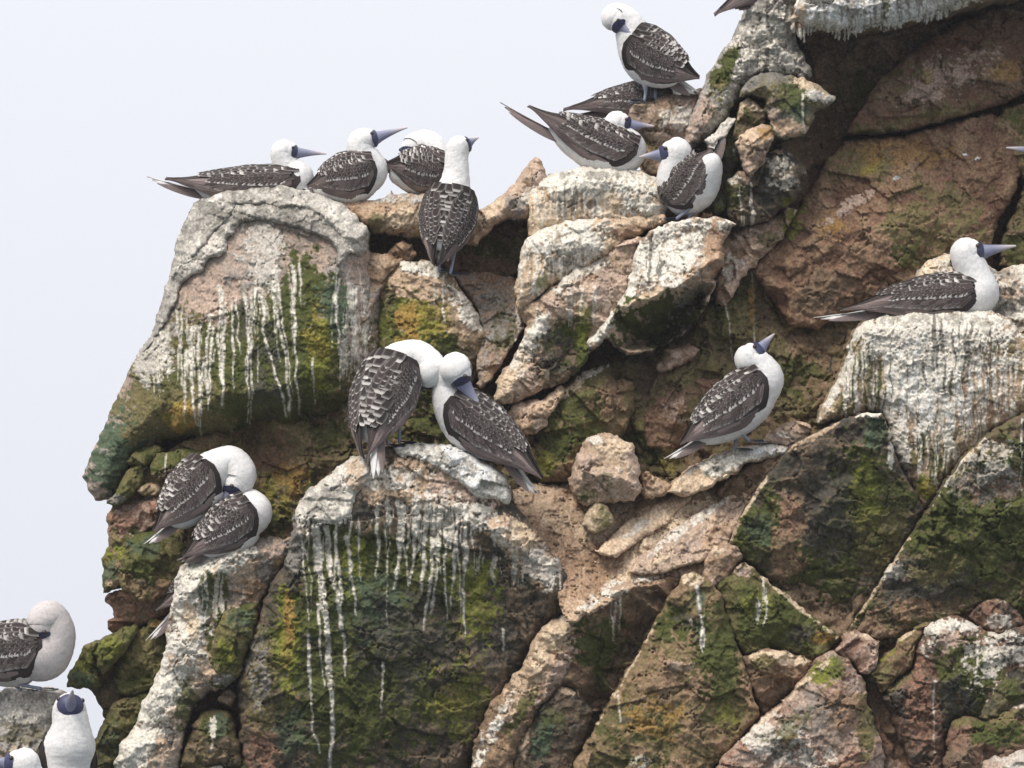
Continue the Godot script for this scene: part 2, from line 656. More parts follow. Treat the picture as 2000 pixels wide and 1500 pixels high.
func build_setting() -> void:
	var sea := MeshInstance3D.new()
	sea.name = "sea"
	var plane := PlaneMesh.new()
	plane.size = Vector2(1600, 1600)
	sea.mesh = plane
	var water := StandardMaterial3D.new()
	water.resource_name = "sea water"
	water.albedo_color = Color(0.05, 0.075, 0.08).linear_to_srgb()
	water.roughness = 0.25
	var waves := NoiseTexture2D.new()
	waves.width = 512
	waves.height = 512
	waves.seamless = true
	waves.as_normal_map = true
	waves.bump_strength = 6.0
	waves.noise = swell.duplicate()
	waves.noise.frequency = 0.02
	water.normal_enabled = true
	water.normal_texture = waves
	water.uv1_triplanar = true
	water.uv1_world_triplanar = true
	water.uv1_scale = Vector3(0.2, 0.2, 0.2)
	sea.material_override = water
	sea.set_meta("kind", "structure")
	add_child(sea)

	# the bedrock that the blocks stand in front of
	var cliff := Node3D.new()
	cliff.name = "cliff"
	cliff.position = spot(1200, 1500, -330)
	cliff.set_meta("kind", "structure")
	add_child(cliff)
	slab("bedrock", cliff, [470, 440, 660, 410, 720, 412, 900, 418, 1000, 430, 1060, 410, 1230, 360, 1310, 280, 1380, 170, 1450, 60, 1520, -60, 2120, -60, 2120, 1560, 200, 1560, 225, 1420, 250, 1240, 260, 1040, 290, 900, 350, 640],
		[-190, 0.0, 0.0], [600, 900, 60, 350, 1100, 90, 270, 1350, 90, 480, 1300, 190, 800, 1450, 230, 1150, 1450, 250, 1000, 700, 95, 1250, 800, 75, 1500, 700, 85, 1500, 1000, 220, 1750, 1050, 245, 1900, 1150, 280, 1700, 1300, 275, 1500, 1400, 290, 1900, 1450, 310,
			1900, 700, 190, 1820, 400, 50, 1850, 235, -60, 1700, 262, -40, 1950, 200, -60, 1960, 420, -20, 1650, 150, -60, 1500, 300, 120, 1350, 350, 110, 1200, 440, 120, 1000, 490, 30, 780, 500, 60, 850, 700, 110, 600, 600, 60, 1420, 190, 90, 1560, 470, 95, 1200, 1250, 220, 1300, 1050, 180],
		["brown", "umber"], [["moss", 900, 1000, 700, 500, 0.15], ["olive", 1500, 700, 400, 300, 0.3]], {"amp": 1.7, "deep": 300.0, "step": 4.0, "ragged": 10.0})

	# the scree and dry droppings that lie in the saddle
	var scree := Node3D.new()
	scree.name = "ground"
	scree.position = spot(1200, 1190, 20)
	scree.set_meta("kind", "structure")
	add_child(scree)
	slab("scree", scree, [985, 960, 1040, 945, 1110, 945, 1250, 950, 1310, 940, 1390, 905, 1480, 860, 1560, 850, 1520, 930, 1480, 970, 1450, 1040, 1430, 1080, 1400, 1120, 1310, 1150, 1230, 1160, 1150, 1200, 1110, 1220, 1080, 1150, 1040, 1060],
		[45, -0.10, 0.75], [1130, 1100, -34, 1180, 1150, -24, 1060, 990, 10, 1330, 1040, 22, 1260, 1060, 20, 1200, 1090, -20, 1400, 960, 24], ["soil", "tan"],
		[["buff", 1180, 1010, 110, 60, 0.4], ["buff", 1290, 1050, 150, 40, 0.75, -38], ["pink", 1400, 1010, 110, 34, 0.7, -40], ["tan", 1060, 975, 70, 36, 0.7], ["guano", 1350, 1040, 60, 12, 0.6, -42], ["guano", 1180, 1160, 60, 16, 0.55, -30], ["soil", 1130, 1120, 70, 60, 0.6]],
		{"amp": 0.85, "deep": 260.0, "bevel": 14.0, "drop": 12.0, "mottle": 1.23})
	gravel(scree)
	slab("scree", scree, [890, 540, 930, 530, 1000, 540, 1035, 555, 1040, 600, 1010, 660, 985, 700, 960, 740, 935, 760, 930, 690, 945, 640, 930, 600, 905, 565],
		[-20, 0.0, 0.55], [980, 620, -16], ["soil", "grey"], [["grey", 990, 620, 60, 70, 0.5], ["moss", 985, 650, 30, 60, 0.35], ["guano", 1010, 640, 14, 60, 0.35, "streak"]], {"amp": 0.9, "deep": 200.0, "bevel": 14.0, "drop": 12.0, "mottle": 1.4})
	slab("scree", scree, [700, 500, 730, 490, 770, 500, 800, 505, 790, 525, 760, 540, 740, 580, 720, 620, 700, 640, 690, 590, 695, 540],
		[8, 0.0, 0.5], [735, 540, 8], ["soil", "umber"], [["grey", 720, 590, 30, 50, 0.5], ["tan", 745, 510, 30, 16, 0.4]], {"amp": 0.8, "deep": 160.0, "bevel": 10.0, "drop": 10.0, "mottle": 1.23})


# loose bits lying on the scree, each on a point of its surface
func gravel(scree: Node3D) -> void:
	var from: Mesh = scree.get_child(0).mesh
	var arrays := from.surface_get_arrays(0)
	var verts: PackedVector3Array = arrays[Mesh.ARRAY_VERTEX]
	var normals: PackedVector3Array = arrays[Mesh.ARRAY_NORMAL]
	var bit := SphereMesh.new()
	bit.radius = 0.5
	bit.height = 1.0
	bit.radial_segments = 7
	bit.rings = 3
	var mm := MultiMesh.new()
	mm.transform_format = MultiMesh.TRANSFORM_3D
	mm.use_colors = true
	mm.mesh = bit
	mm.instance_count = 900
	var names := ["soil", "tan", "buff", "soil", "brown", "pink", "soil"]
	for i in mm.instance_count:
		var k := rng.randi_range(0, verts.size() - 1)
		var size := 0.004 + 0.016 * pow(rng.randf(), 3.0)
		var b := Basis.from_euler(Vector3(rng.randf() * TAU, rng.randf() * TAU, rng.randf() * TAU)).scaled(Vector3(size * rng.randf_range(0.8, 1.6), size * rng.randf_range(0.5, 0.9), size))
		mm.set_instance_transform(i, Transform3D(b, verts[k] + normals[k] * size * 0.15))
		var c: Color = tone[names[rng.randi_range(0, 6)]]
		c *= rng.randf_range(1.0, 1.6)
		c.a = 1.0
		mm.set_instance_color(i, c)
	var o := MultiMeshInstance3D.new()
	o.name = "gravel"
	o.multimesh = mm
	o.material_override = rock_material
	o.set_meta("kind", "stuff")
	scree.add_child(o, true)


func build_rocks() -> void:
	var o := []
	# ------------------------------------------------ the great boulder on the left and its crust
	o = [375, 402, 400, 385, 440, 368, 500, 361, 560, 364, 620, 375, 670, 398, 700, 425, 720, 452, 723, 500, 727, 560, 732, 620, 728, 700, 695, 765, 655, 806, 600, 812, 575, 838, 530, 826, 490, 826, 455, 846, 410, 850, 370, 852, 330, 858, 295, 872, 268, 893, 248, 928, 215, 968, 188, 976, 170, 960, 165, 930, 178, 888, 200, 838, 233, 765, 262, 702, 300, 642, 312, 600, 330, 540, 350, 462]
	block("boulder", "huge left boulder with a peeling grey crust and long white streaks", "boulder", o, [14, 0.10, 0.06],
		[470, 430, 26, 600, 430, 22, 440, 520, 56, 540, 520, 72, 640, 540, 56, 520, 640, 92, 640, 640, 72, 400, 660, 60, 330, 770, 40, 440, 770, 86, 560, 760, 92, 255, 860, 24, 350, 820, 56, 690, 600, 34], ["pink", "grey"],
		[["olive", 470, 750, 260, 150, 1.0], ["moss", 360, 800, 120, 60, 0.6], ["moss", 500, 740, 180, 130, 1.0], ["moss", 590, 640, 90, 160, 0.9], ["moss", 490, 640, 110, 70, 0.6], ["teal", 655, 600, 40, 60, 0.8], ["teal", 235, 880, 75, 100, 1.0], ["olive", 330, 800, 110, 80, 0.95], ["lime", 620, 700, 40, 90, 0.5], ["yellow", 618, 655, 34, 60, 0.48], ["yellow", 350, 810, 42, 28, 0.55], ["ochre", 360, 815, 30, 34, 0.45],
		["moss", 330, 720, 60, 70, 0.35], ["dark", 520, 730, 40, 90, 0.45], ["dark", 470, 620, 26, 60, 0.35], ["crust", 300, 690, 40, 80, 0.55], ["guano", 350, 690, 80, 100, 0.3, "streak"], ["guano", 690, 650, 40, 150, 0.2, "streak"], ["crust", 510, 490, 44, 80, 0.6], ["guano", 520, 560, 50, 70, 0.15, "streak"], ["pink", 410, 570, 60, 60, 0.75],
		["drip", 6.8, 535, 520, 537, 600, 555, 690, 566, 800, 568, 815], ["drip", 6.0, 512, 580, 516, 650, 536, 730, 556, 780, 562, 815], ["drip", 8.2, 574, 520, 575, 600, 577, 690, 583, 810], ["drip", 5.2, 485, 640, 486, 740, 485, 825], ["drip", 9.0, 430, 560, 434, 650, 434, 790], ["drip", 6.8, 415, 640, 410, 720, 409, 800], ["drip", 6.0, 398, 700, 392, 770, 388, 830], ["drip", 7.5, 372, 690, 375, 760, 385, 830], ["drip", 4.5, 455, 640, 456, 760], ["drip", 5.2, 655, 560, 662, 650, 664, 760], ["drip", 4.5, 697, 560, 694, 650, 692, 730], ["drip", 3.8, 612, 700, 614, 790], ["drip", 4.5, 540, 520, 548, 600, 562, 700, 570, 770]] + runs(370, 640, 500, 560, 220, 15, 4.6) + runs(500, 540, 590, 520, 230, 8, 5.5) + runs(655, 540, 722, 580, 190, 9, 4.8) + runs(300, 720, 380, 680, 110, 9, 5.0),
		{"deep": 230.0, "bevel": 70.0, "drop": 62.0, "amp": 0.55},
		[[[375, 402, 400, 385, 440, 368, 500, 361, 560, 364, 620, 375, 670, 398, 700, 425, 720, 452, 722, 484, 706, 500, 690, 496, 681, 492, 668, 518, 657, 519, 655, 482, 626, 460, 600, 455, 562, 442, 525, 435, 500, 430, 475, 437, 457, 450, 444, 467, 440, 490, 425, 502, 402, 515, 400, 530, 375, 540, 351, 557, 350, 580, 334, 610, 312, 650, 285, 685, 262, 702, 300, 642, 312, 600, 330, 540, 350, 462], ["crust", "grey"],
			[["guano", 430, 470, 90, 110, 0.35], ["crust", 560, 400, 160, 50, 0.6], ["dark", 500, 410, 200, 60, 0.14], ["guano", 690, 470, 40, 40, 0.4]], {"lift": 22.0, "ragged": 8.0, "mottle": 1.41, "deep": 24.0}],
		[[375, 402, 400, 385, 440, 368, 500, 361, 560, 364, 620, 375, 670, 398, 700, 425, 720, 452, 712, 476, 694, 480, 672, 470, 645, 442, 618, 420, 590, 408, 550, 409, 505, 402, 467, 404, 448, 425, 425, 450, 400, 480, 385, 505, 360, 520, 330, 560, 318, 590, 330, 540, 350, 462], ["crust", "guano"],
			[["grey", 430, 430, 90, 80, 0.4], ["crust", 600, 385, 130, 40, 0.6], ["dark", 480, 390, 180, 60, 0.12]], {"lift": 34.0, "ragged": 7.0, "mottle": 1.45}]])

	# wall of dark mossy rock under the great boulder
	block("rock", "dark mossy rock wall under the overhang of the great boulder", "rock", [212, 1000, 240, 960, 300, 905, 345, 870, 420, 840, 500, 810, 640, 780, 700, 760, 870, 750, 930, 760, 1030, 800, 1060, 900, 1000, 960, 700, 1010, 590, 1090, 480, 1120, 400, 1140, 340, 1150, 300, 1180, 235, 1150, 212, 1080],
		[4, 0.04, 0.12], [420, 930, 20, 560, 960, 30, 500, 862, -70, 620, 880, 30, 280, 1000, -20, 820, 830, 25, 760, 900, 20], ["brown", "olive"],
		[["moss", 560, 980, 120, 80, 0.5], ["moss", 820, 830, 80, 70, 0.6], ["yellow", 540, 970, 50, 40, 0.35], ["ochre", 575, 930, 50, 50, 0.35], ["pink", 290, 1010, 60, 40, 0.75, -40], ["red", 540, 900, 60, 20, 0.5], ["moss", 640, 850, 60, 50, 0.5]], {"deep": 150.0, "amp": 1.4})
	block("rock", "brown ledge stone with mossy face left of the two preening birds' ledge", "rock", [290, 912, 302, 886, 345, 878, 405, 878, 424, 912, 395, 940, 350, 944, 305, 938],
		[18, 0.0, 0.25], [350, 905, 18], ["olive", "moss"], [["umber", 330, 930, 50, 16, 0.5], ["drip", 4, 324, 885, 325, 930]], {"deep": 110.0, "bevel": 16.0, "drop": 16.0})
	block("rock", "small dark mossy stone wedged under the lip of the great boulder", "rock", [226, 962, 252, 912, 282, 902, 280, 940, 252, 975, 224, 992, 206, 984],
		[14, 0.0, 0.2], [250, 945, 12], ["olive", "moss"], [["grey", 225, 975, 24, 12, 0.5]], {"deep": 110.0, "bevel": 14.0, "drop": 16.0})
	block("rock", "small olive stone above another under the great boulder's lip", "rock", [248, 905, 262, 880, 305, 866, 318, 880, 300, 900, 272, 912],
		[10, 0.0, 0.2], [285, 888, 10], ["moss", "olive"], [], {"deep": 100.0, "bevel": 12.0, "drop": 14.0})
	block("rock", "little tan stone on the shadowed shelf beside the preening bird's back", "rock", [262, 955, 280, 944, 312, 944, 322, 955, 300, 966, 270, 964],
		[8, 0.0, 0.3], [], ["tan", "olive"], [], {"deep": 70.0, "bevel": 9.0, "drop": 10.0})
	block("rock", "green mossy slab sticking out over the dark base on the far left", "rock", [203, 1085, 222, 1052, 262, 1040, 320, 1030, 380, 1030, 400, 1060, 370, 1120, 338, 1150, 290, 1150, 243, 1140, 204, 1158, 200, 1120],
		[0, 0.02, 0.12], [270, 1095, 24, 330, 1090, 20], ["olive", "moss"], [["lime", 225, 1075, 26, 26, 0.6], ["teal", 280, 1065, 60, 26, 0.45], ["teal", 215, 1115, 24, 26, 0.4], ["tan", 250, 1138, 60, 12, 0.35]], {"deep": 170.0, "bevel": 20.0, "drop": 22.0})
	block("rock", "dark overhung base stone below the green mossy slab on the left", "rock", [204, 1165, 245, 1146, 330, 1150, 335, 1195, 318, 1215, 268, 1222, 225, 1240, 210, 1232, 208, 1212, 226, 1205],
		[-40, 0.05, -0.55], [], ["umber", "red"], [["red", 222, 1222, 20, 18, 0.7]], {"deep": 150.0, "bevel": 16.0, "drop": 18.0})
	block("rock", "shaded pinkish block face under the great boulder's left lip", "rock", [210, 1000, 236, 985, 290, 975, 345, 955, 360, 985, 310, 1030, 262, 1050, 226, 1060, 212, 1070],
		[-10, 0.1, -0.1], [], ["pink", "red"], [["moss", 290, 1040, 50, 14, 0.5]], {"deep": 130.0, "bevel": 14.0, "drop": 14.0})

	# ------------------------------------------------ mossy stones bottom left
	block("rock", "angular green stone at the left end of the mossy pile", "rock", [129, 1330, 139, 1306, 160, 1268, 176, 1254, 194, 1256, 184, 1280, 190, 1306, 197, 1342, 148, 1347, 131, 1338],
		[-10, 0.1, 0.12], [160, 1310, 18], ["moss", "olive"], [["lime", 165, 1285, 30, 30, 0.4], ["teal", 165, 1325, 30, 18, 0.5]], {"deep": 160.0, "bevel": 14.0, "drop": 18.0})
	block("rock", "upright mossy stone leaning over its neighbour in the left pile", "rock", [185, 1275, 198, 1248, 232, 1230, 262, 1222, 272, 1228, 254, 1258, 232, 1284, 202, 1318, 192, 1304],
		[10, 0.1, 0.18], [218, 1262, 16], ["olive", "moss"], [["lime", 215, 1262, 36, 26, 0.35]], {"deep": 160.0, "bevel": 14.0, "drop": 18.0})
	block("rock", "large dull green stone between the mossy pile and the white ridge", "rock", [224, 1325, 234, 1286, 262, 1230, 286, 1224, 300, 1206, 340, 1215, 345, 1290, 310, 1345, 268, 1358, 228, 1356],
		[-22, 0.0, -0.06], [285, 1280, 22], ["moss", "olive"], [["olive", 290, 1270, 50, 50, 0.6], ["ochre", 315, 1220, 26, 16, 0.35]], {"deep": 150.0, "bevel": 16.0, "drop": 18.0})
	block("rock", "low mossy rock at the bottom beside the bird that looks up", "rock", [170, 1530, 178, 1462, 198, 1412, 226, 1368, 268, 1356, 300, 1350, 290, 1400, 262, 1440, 240, 1480, 236, 1530],
		[-20, 0.0, 0.0], [225, 1430, 22], ["moss", "olive"], [["teal", 215, 1450, 30, 60, 0.35], ["olive", 250, 1375, 30, 16, 0.5]], {"deep": 150.0, "bevel": 18.0, "drop": 20.0})
	block("boulder", "pale speckled boulder in the bottom left corner under the large preening bird", "boulder", [-60, 1400, -20, 1352, 24, 1346, 60, 1346, 94, 1350, 118, 1358, 110, 1380, 102, 1424, 96, 1530, -60, 1530],
		[10, 0.0, 0.25], [40, 1400, 22], ["crust", "grey"], [["guano", 40, 1390, 70, 40, 0.4], ["olive", 40, 1430, 60, 30, 0.3], ["tan", 30, 1470, 60, 20, 0.4]], {"deep": 170.0, "bevel": 20.0, "drop": 22.0, "mottle": 1.31})

	block("rock", "shadowed rock in the gap behind the mossy pile at bottom left", "rock", [150, 1334, 196, 1300, 240, 1280, 310, 1280, 310, 1420, 250, 1450, 212, 1420, 196, 1380, 176, 1352],
		[-75, 0.0, -0.2], [], ["olive", "umber"], [], {"deep": 90.0})
	# ------------------------------------------------ the whitened ridge
	o = [350, 1104, 395, 1078, 430, 1066, 480, 1056, 530, 1050, 575, 1050, 572, 1085, 548, 1115, 530, 1140, 512, 1170, 500, 1210, 490, 1255, 466, 1320, 438, 1346, 410, 1350, 388, 1366, 370, 1392, 356, 1440, 348, 1530, 228, 1530, 222, 1484, 236, 1450, 264, 1418, 272, 1390, 290, 1348, 312, 1308, 322, 1268, 326, 1220, 334, 1176, 342, 1138]
	block("rock", "whitened ridge of rock running down from the two preening birds on the left", "rock", o, [75, 0.08, -0.05],
		[372, 1160, 34, 352, 1260, 34, 310, 1360, 30, 270, 1460, 26, 440, 1090, 30, 480, 1150, -14, 460, 1220, 30, 420, 1320, 14, 400, 1200, 8, 520, 1080, 20], ["grey", "tan"],
		[["guano", 365, 1180, 44, 110, 1.0], ["guano", 320, 1340, 56, 120, 1.0, 22], ["guano", 258, 1450, 44, 80, 0.95, 20], ["guano", 430, 1090, 80, 34, 0.8], ["pink", 540, 1075, 34, 26, 0.7], ["ochre", 548, 1110, 20, 24, 0.4], ["soil", 490, 1150, 34, 26, 0.8], ["moss", 455, 1260, 56, 80, 0.9], ["moss", 415, 1150, 34, 50, 0.55], ["teal", 400, 1180, 22, 50, 0.5], ["lime", 445, 1270, 24, 40, 0.35], ["umber", 450, 1330, 40, 20, 0.6], ["dark", 345, 1370, 20, 34, 0.35, "streak"], ["moss", 365, 1380, 26, 60, 0.5], ["guano", 400, 1170, 44, 60, 0.4, "streak"], ["buff", 372, 1215, 18, 46, 0.5]],
		{"deep": 190.0, "bevel": 26.0, "drop": 32.0, "mottle": 1.4})
	block("rock", "green lump of rock on the right flank of the whitened ridge", "rock", [408, 1340, 406, 1290, 420, 1230, 436, 1196, 470, 1180, 506, 1176, 492, 1250, 468, 1318, 440, 1344],
		[104, 0.05, -0.1], [450, 1240, 16, 430, 1310, 6], ["moss", "olive"], [["lime", 440, 1275, 26, 30, 0.5], ["teal", 470, 1210, 26, 30, 0.5], ["grey", 440, 1330, 30, 14, 0.6]], {"deep": 120.0, "bevel": 18.0, "drop": 22.0})
	block("rock", "rounded mossy stone with white splashes below the green lump", "rock", [368, 1440, 378, 1410, 396, 1390, 428, 1383, 452, 1392, 464, 1430, 472, 1470, 468, 1500, 420, 1492, 380, 1500, 350, 1500],
		[60, 0.0, 0.05], [420, 1430, 24], ["olive", "umber"], [["moss", 412, 1420, 34, 30, 0.7], ["teal", 425, 1415, 26, 26, 0.5], ["guano", 415, 1420, 8, 30, 0.4], ["drip", 5, 418, 1400, 416, 1440, 412, 1466]], {"deep": 140.0, "bevel": 18.0, "drop": 22.0})
	block("rock", "dark brown stone at the bottom edge left of the central column", "rock", [340, 1540, 352, 1500, 400, 1490, 440, 1494, 480, 1480, 496, 1540],
		[50, 0.0, 0.1], [], ["moss", "umber"], [["guano", 430, 1500, 18, 20, 0.3]], {"deep": 120.0, "bevel": 14.0, "drop": 16.0})
	block("rock", "small pinkish stone jammed in the dark cleft beside the central column", "rock", [424, 1366, 432, 1350, 455, 1346, 462, 1362, 455, 1380, 440, 1378],
		[40, 0.0, 0.1], [], ["tan", "umber"], [], {"deep": 80.0, "bevel": 9.0, "drop": 10.0})

	# ------------------------------------------------ the central column
	o = [576, 990, 600, 960, 640, 930, 690, 890, 740, 874, 800, 867, 880, 868, 920, 884, 960, 908, 992, 932, 1000, 962, 1002, 986, 1030, 1012, 1062, 1056, 1092, 1096, 1112, 1134, 1126, 1172, 1100, 1196, 1072, 1218, 1046, 1254, 1010, 1312, 982, 1362, 960, 1392, 940, 1436, 922, 1480, 918, 1540, 478, 1540, 470, 1450, 465, 1360, 470, 1300, 490, 1240, 512, 1190, 527, 1140, 552, 1105, 566, 1060]
	block("rock", "tall central column of dark mossy rock with white streaks under its crusted top", "rock", o, [120, 0.02, -0.20],
		[580, 1040, 30, 690, 1010, 52, 770, 950, 40, 860, 920, 12, 920, 1010, 40, 1000, 1060, 34, 1080, 1140, 26, 640, 1200, 40, 560, 1250, 30, 800, 1200, 44, 720, 1060, 20, 880, 1300, 40, 640, 1400, 44, 520, 1330, 26, 980, 1180, -6, 1000, 1100, 6, 780, 1420, 30], ["dark", "umber"],
		[["moss", 700, 1300, 190, 220, 0.85], ["moss", 760, 1120, 190, 90, 0.9], ["moss", 640, 1120, 90, 90, 0.7], ["lime", 690, 1100, 26, 70, 0.55], ["lime", 930, 1170, 60, 110, 0.5], ["lime", 900, 1370, 80, 100, 0.32], ["yellow", 880, 1360, 40, 40, 0.10], ["lime", 560, 1260, 30, 120, 0.5], ["yellow", 560, 1270, 16, 80, 0.30], ["ochre", 565, 1200, 14, 70, 0.45], ["teal", 720, 1180, 80, 90, 0.5], ["teal", 560, 1440, 60, 60, 0.4], ["olive", 510, 1330, 34, 110, 0.8], ["grey", 505, 1310, 26, 90, 0.5], ["red", 510, 1470, 40, 60, 0.5], ["dark", 800, 1250, 120, 120, 0.45], ["dark", 570, 1110, 30, 60, 0.5], ["grey", 575, 1060, 24, 60, 0.6],
		["tan", 1010, 1060, 90, 34, 0.9, 45], ["buff", 1030, 1060, 70, 26, 0.7, 45], ["tan", 830, 945, 150, 50, 0.95], ["pink", 900, 960, 90, 40, 0.6], ["guano", 760, 935, 80, 26, 0.5], ["guano", 940, 1010, 90, 26, 0.5, 35], ["guano", 830, 1020, 110, 80, 0.34, "streak"], ["guano", 610, 1060, 40, 40, 0.2, "streak"], ["guano", 1000, 1100, 90, 50, 0.15, "streak"], ["crust", 1060, 1110, 50, 40, 0.5, 45],
		["drip", 15, 617, 1025, 622, 1120, 640, 1220, 645, 1330, 648, 1420, 645, 1520], ["drip", 10, 635, 1030, 650, 1130, 668, 1210, 672, 1300, 673, 1320], ["drip", 8, 678, 1050, 686, 1120, 697, 1200], ["drip", 7, 600, 1240, 608, 1340, 612, 1420, 624, 1470], ["drip", 8, 655, 1040, 662, 1110, 666, 1180], ["drip", 6, 620, 1180, 628, 1270, 634, 1340], ["drip", 12, 790, 1000, 782, 1070, 772, 1150], ["drip", 12, 815, 970, 812, 1050, 800, 1140], ["drip", 13, 835, 960, 830, 1060, 824, 1150], ["drip", 9, 848, 970, 845, 1070, 838, 1170, 826, 1230], ["drip", 8, 858, 990, 855, 1090, 842, 1200], ["drip", 6, 750, 1295, 748, 1340, 744, 1390], ["drip", 7, 740, 1050, 736, 1130], ["drip", 7, 890, 1040, 884, 1130], ["drip", 6, 980, 1230, 982, 1270]] + runs(585, 1030, 700, 1020, 180, 10, 4.8) + runs(735, 985, 920, 985, 210, 17, 5.6) + runs(920, 1010, 1110, 1130, 70, 13, 6.0),
		{"deep": 240.0, "bevel": 34.0, "drop": 40.0},
		[[[576, 990, 600, 960, 640, 930, 690, 890, 722, 885, 725, 930, 704, 955, 690, 985, 686, 1008, 660, 1022, 630, 1020, 604, 1016, 578, 1030], ["guano", "crust"], [["grey", 640, 980, 60, 40, 0.3], ["tan", 700, 930, 30, 40, 0.4]], {"lift": 14.0, "ragged": 6.0, "mottle": 1.31, "fringe": 22.0, "fringe_from": 1005.0}],
		[[764, 869, 810, 866, 880, 868, 920, 884, 960, 908, 992, 932, 999, 962, 998, 988, 974, 977, 932, 974, 915, 962, 897, 940, 872, 926, 838, 905, 803, 893, 776, 892], ["guano", "white"], [["grey", 880, 910, 110, 40, 0.28, 25], ["crust", 800, 880, 50, 16, 0.5]], {"lift": 15.0, "ragged": 5.0, "mottle": 1.23}]])

	# ------------------------------------------------ hump between the great boulder and the pair of preening birds
	block("rock", "rounded hump of yellow green rock behind the pair of preening birds", "rock", [734, 570, 748, 532, 785, 507, 830, 507, 872, 530, 905, 568, 932, 612, 948, 642, 954, 668, 940, 710, 920, 770, 870, 810, 800, 830, 715, 835, 690, 805, 702, 745, 732, 690, 738, 620],
		[-6, 0.0, 0.02], [800, 530, 26, 850, 580, 36, 800, 680, 36, 900, 640, 34, 760, 610, 20], ["tan", "olive"],
		[["lime", 800, 650, 70, 90, 0.75], ["yellow", 840, 640, 60, 60, 0.42], ["moss", 870, 690, 60, 40, 0.6], ["moss", 760, 630, 26, 80, 0.5], ["tan", 830, 555, 70, 34, 0.8], ["guano", 830, 522, 60, 18, 0.8, 10], ["guano", 905, 600, 60, 20, 0.75, 55], ["guano", 860, 590, 14, 60, 0.5, "streak"], ["umber", 930, 690, 24, 60, 0.5], ["ochre", 800, 640, 40, 60, 0.4], ["moss", 790, 760, 80, 50, 0.7]],
		{"deep": 150.0, "bevel": 30.0, "drop": 34.0})
	block("rock", "grey streaked rock rib between the great boulder and the green hump", "rock", [694, 560, 722, 540, 742, 570, 742, 640, 735, 720, 712, 800, 690, 830, 655, 830, 668, 770, 684, 690, 690, 620],
		[-4, 0.05, 0.0], [712, 640, 20], ["grey", "tan"], [["moss", 700, 700, 40, 100, 0.5], ["guano", 705, 680, 40, 140, 0.55, "streak"], ["soil", 715, 570, 24, 30, 0.6], ["moss", 690, 790, 34, 40, 0.5]], {"deep": 140.0, "bevel": 18.0, "drop": 24.0})
	block("rock", "tan ledge stone under the three birds on the skyline", "rock", [650, 392, 662, 384, 700, 396, 742, 388, 762, 378, 800, 376, 850, 380, 900, 392, 938, 408, 930, 436, 900, 456, 860, 464, 810, 464, 762, 458, 727, 456, 702, 432, 672, 408],
		[-22, 0.0, 0.05], [780, 420, 22, 860, 430, 20, 720, 425, 16], ["tan", "soil"], [["buff", 780, 425, 50, 30, 0.45], ["crust", 790, 386, 80, 12, 0.8], ["moss", 735, 440, 24, 24, 0.4], ["pink", 850, 430, 30, 26, 0.4], ["ochre", 810, 450, 60, 12, 0.4]], {"deep": 120.0, "bevel": 18.0, "drop": 20.0})
	block("rock", "little brown knob of rock in the dark hollow beside the back view bird", "rock", [758, 500, 768, 478, 785, 468, 803, 478, 812, 500, 800, 515, 765, 515],
		[-30, 0.0, 0.2], [786, 486, 14], ["soil", "umber"], [], {"deep": 80.0, "bevel": 12.0, "drop": 14.0})
	block("rock", "pale brown pointed rock roofing the dark hollow on the skyline", "rock", [905, 470, 918, 436, 936, 410, 962, 398, 990, 374, 1014, 346, 1036, 316, 1050, 302, 1062, 326, 1072, 350, 1054, 392, 1040, 420, 1020, 428, 992, 424, 964, 440, 944, 462, 925, 482],
		[-6, 0.0, 0.15], [1000, 395, 26, 1040, 345, 20, 950, 425, 18], ["tan", "pink"], [["buff", 960, 410, 50, 20, 0.5, -35], ["grey", 1015, 395, 30, 24, 0.5], ["guano", 1035, 380, 24, 26, 0.4], ["soil", 930, 455, 30, 14, 0.5, -35]], {"deep": 170.0, "bevel": 16.0, "drop": 18.0})
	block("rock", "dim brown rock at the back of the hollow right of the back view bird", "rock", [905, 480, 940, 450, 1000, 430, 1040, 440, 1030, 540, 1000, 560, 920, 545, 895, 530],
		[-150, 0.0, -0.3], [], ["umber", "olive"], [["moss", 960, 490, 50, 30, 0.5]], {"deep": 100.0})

	# ------------------------------------------------ guano mounds in the middle
	block("rock", "guano covered nest mound with drip holes under the bird with raised tail", "rock", [1030, 420, 1034, 382, 1050, 352, 1092, 333, 1150, 324, 1210, 325, 1256, 335, 1290, 350, 1306, 375, 1306, 405, 1290, 432, 1230, 445, 1160, 448, 1090, 450, 1045, 470, 1032, 455],
		[25, 0.0, 0.1], [1080, 370, 30, 1170, 350, 34, 1250, 370, 34, 1160, 420, 18, 1260, 410, 30], ["tan", "buff"], [["guano", 1170, 345, 170, 34, 1.0], ["guano", 1260, 385, 60, 50, 0.75], ["guano", 1130, 390, 130, 60, 0.62, "streak"], ["dark", 1110, 385, 60, 40, 0.30, "streak"], ["umber", 1130, 405, 100, 30, 0.30, "streak"], ["buff", 1190, 400, 30, 30, 0.5], ["dark", 1140, 342, 110, 10, 0.18]] + runs(1036, 372, 1230, 352, 80, 16, 7.0), {"deep": 160.0, "bevel": 24.0, "drop": 26.0, "amp": 0.7, "mottle": 1.27})
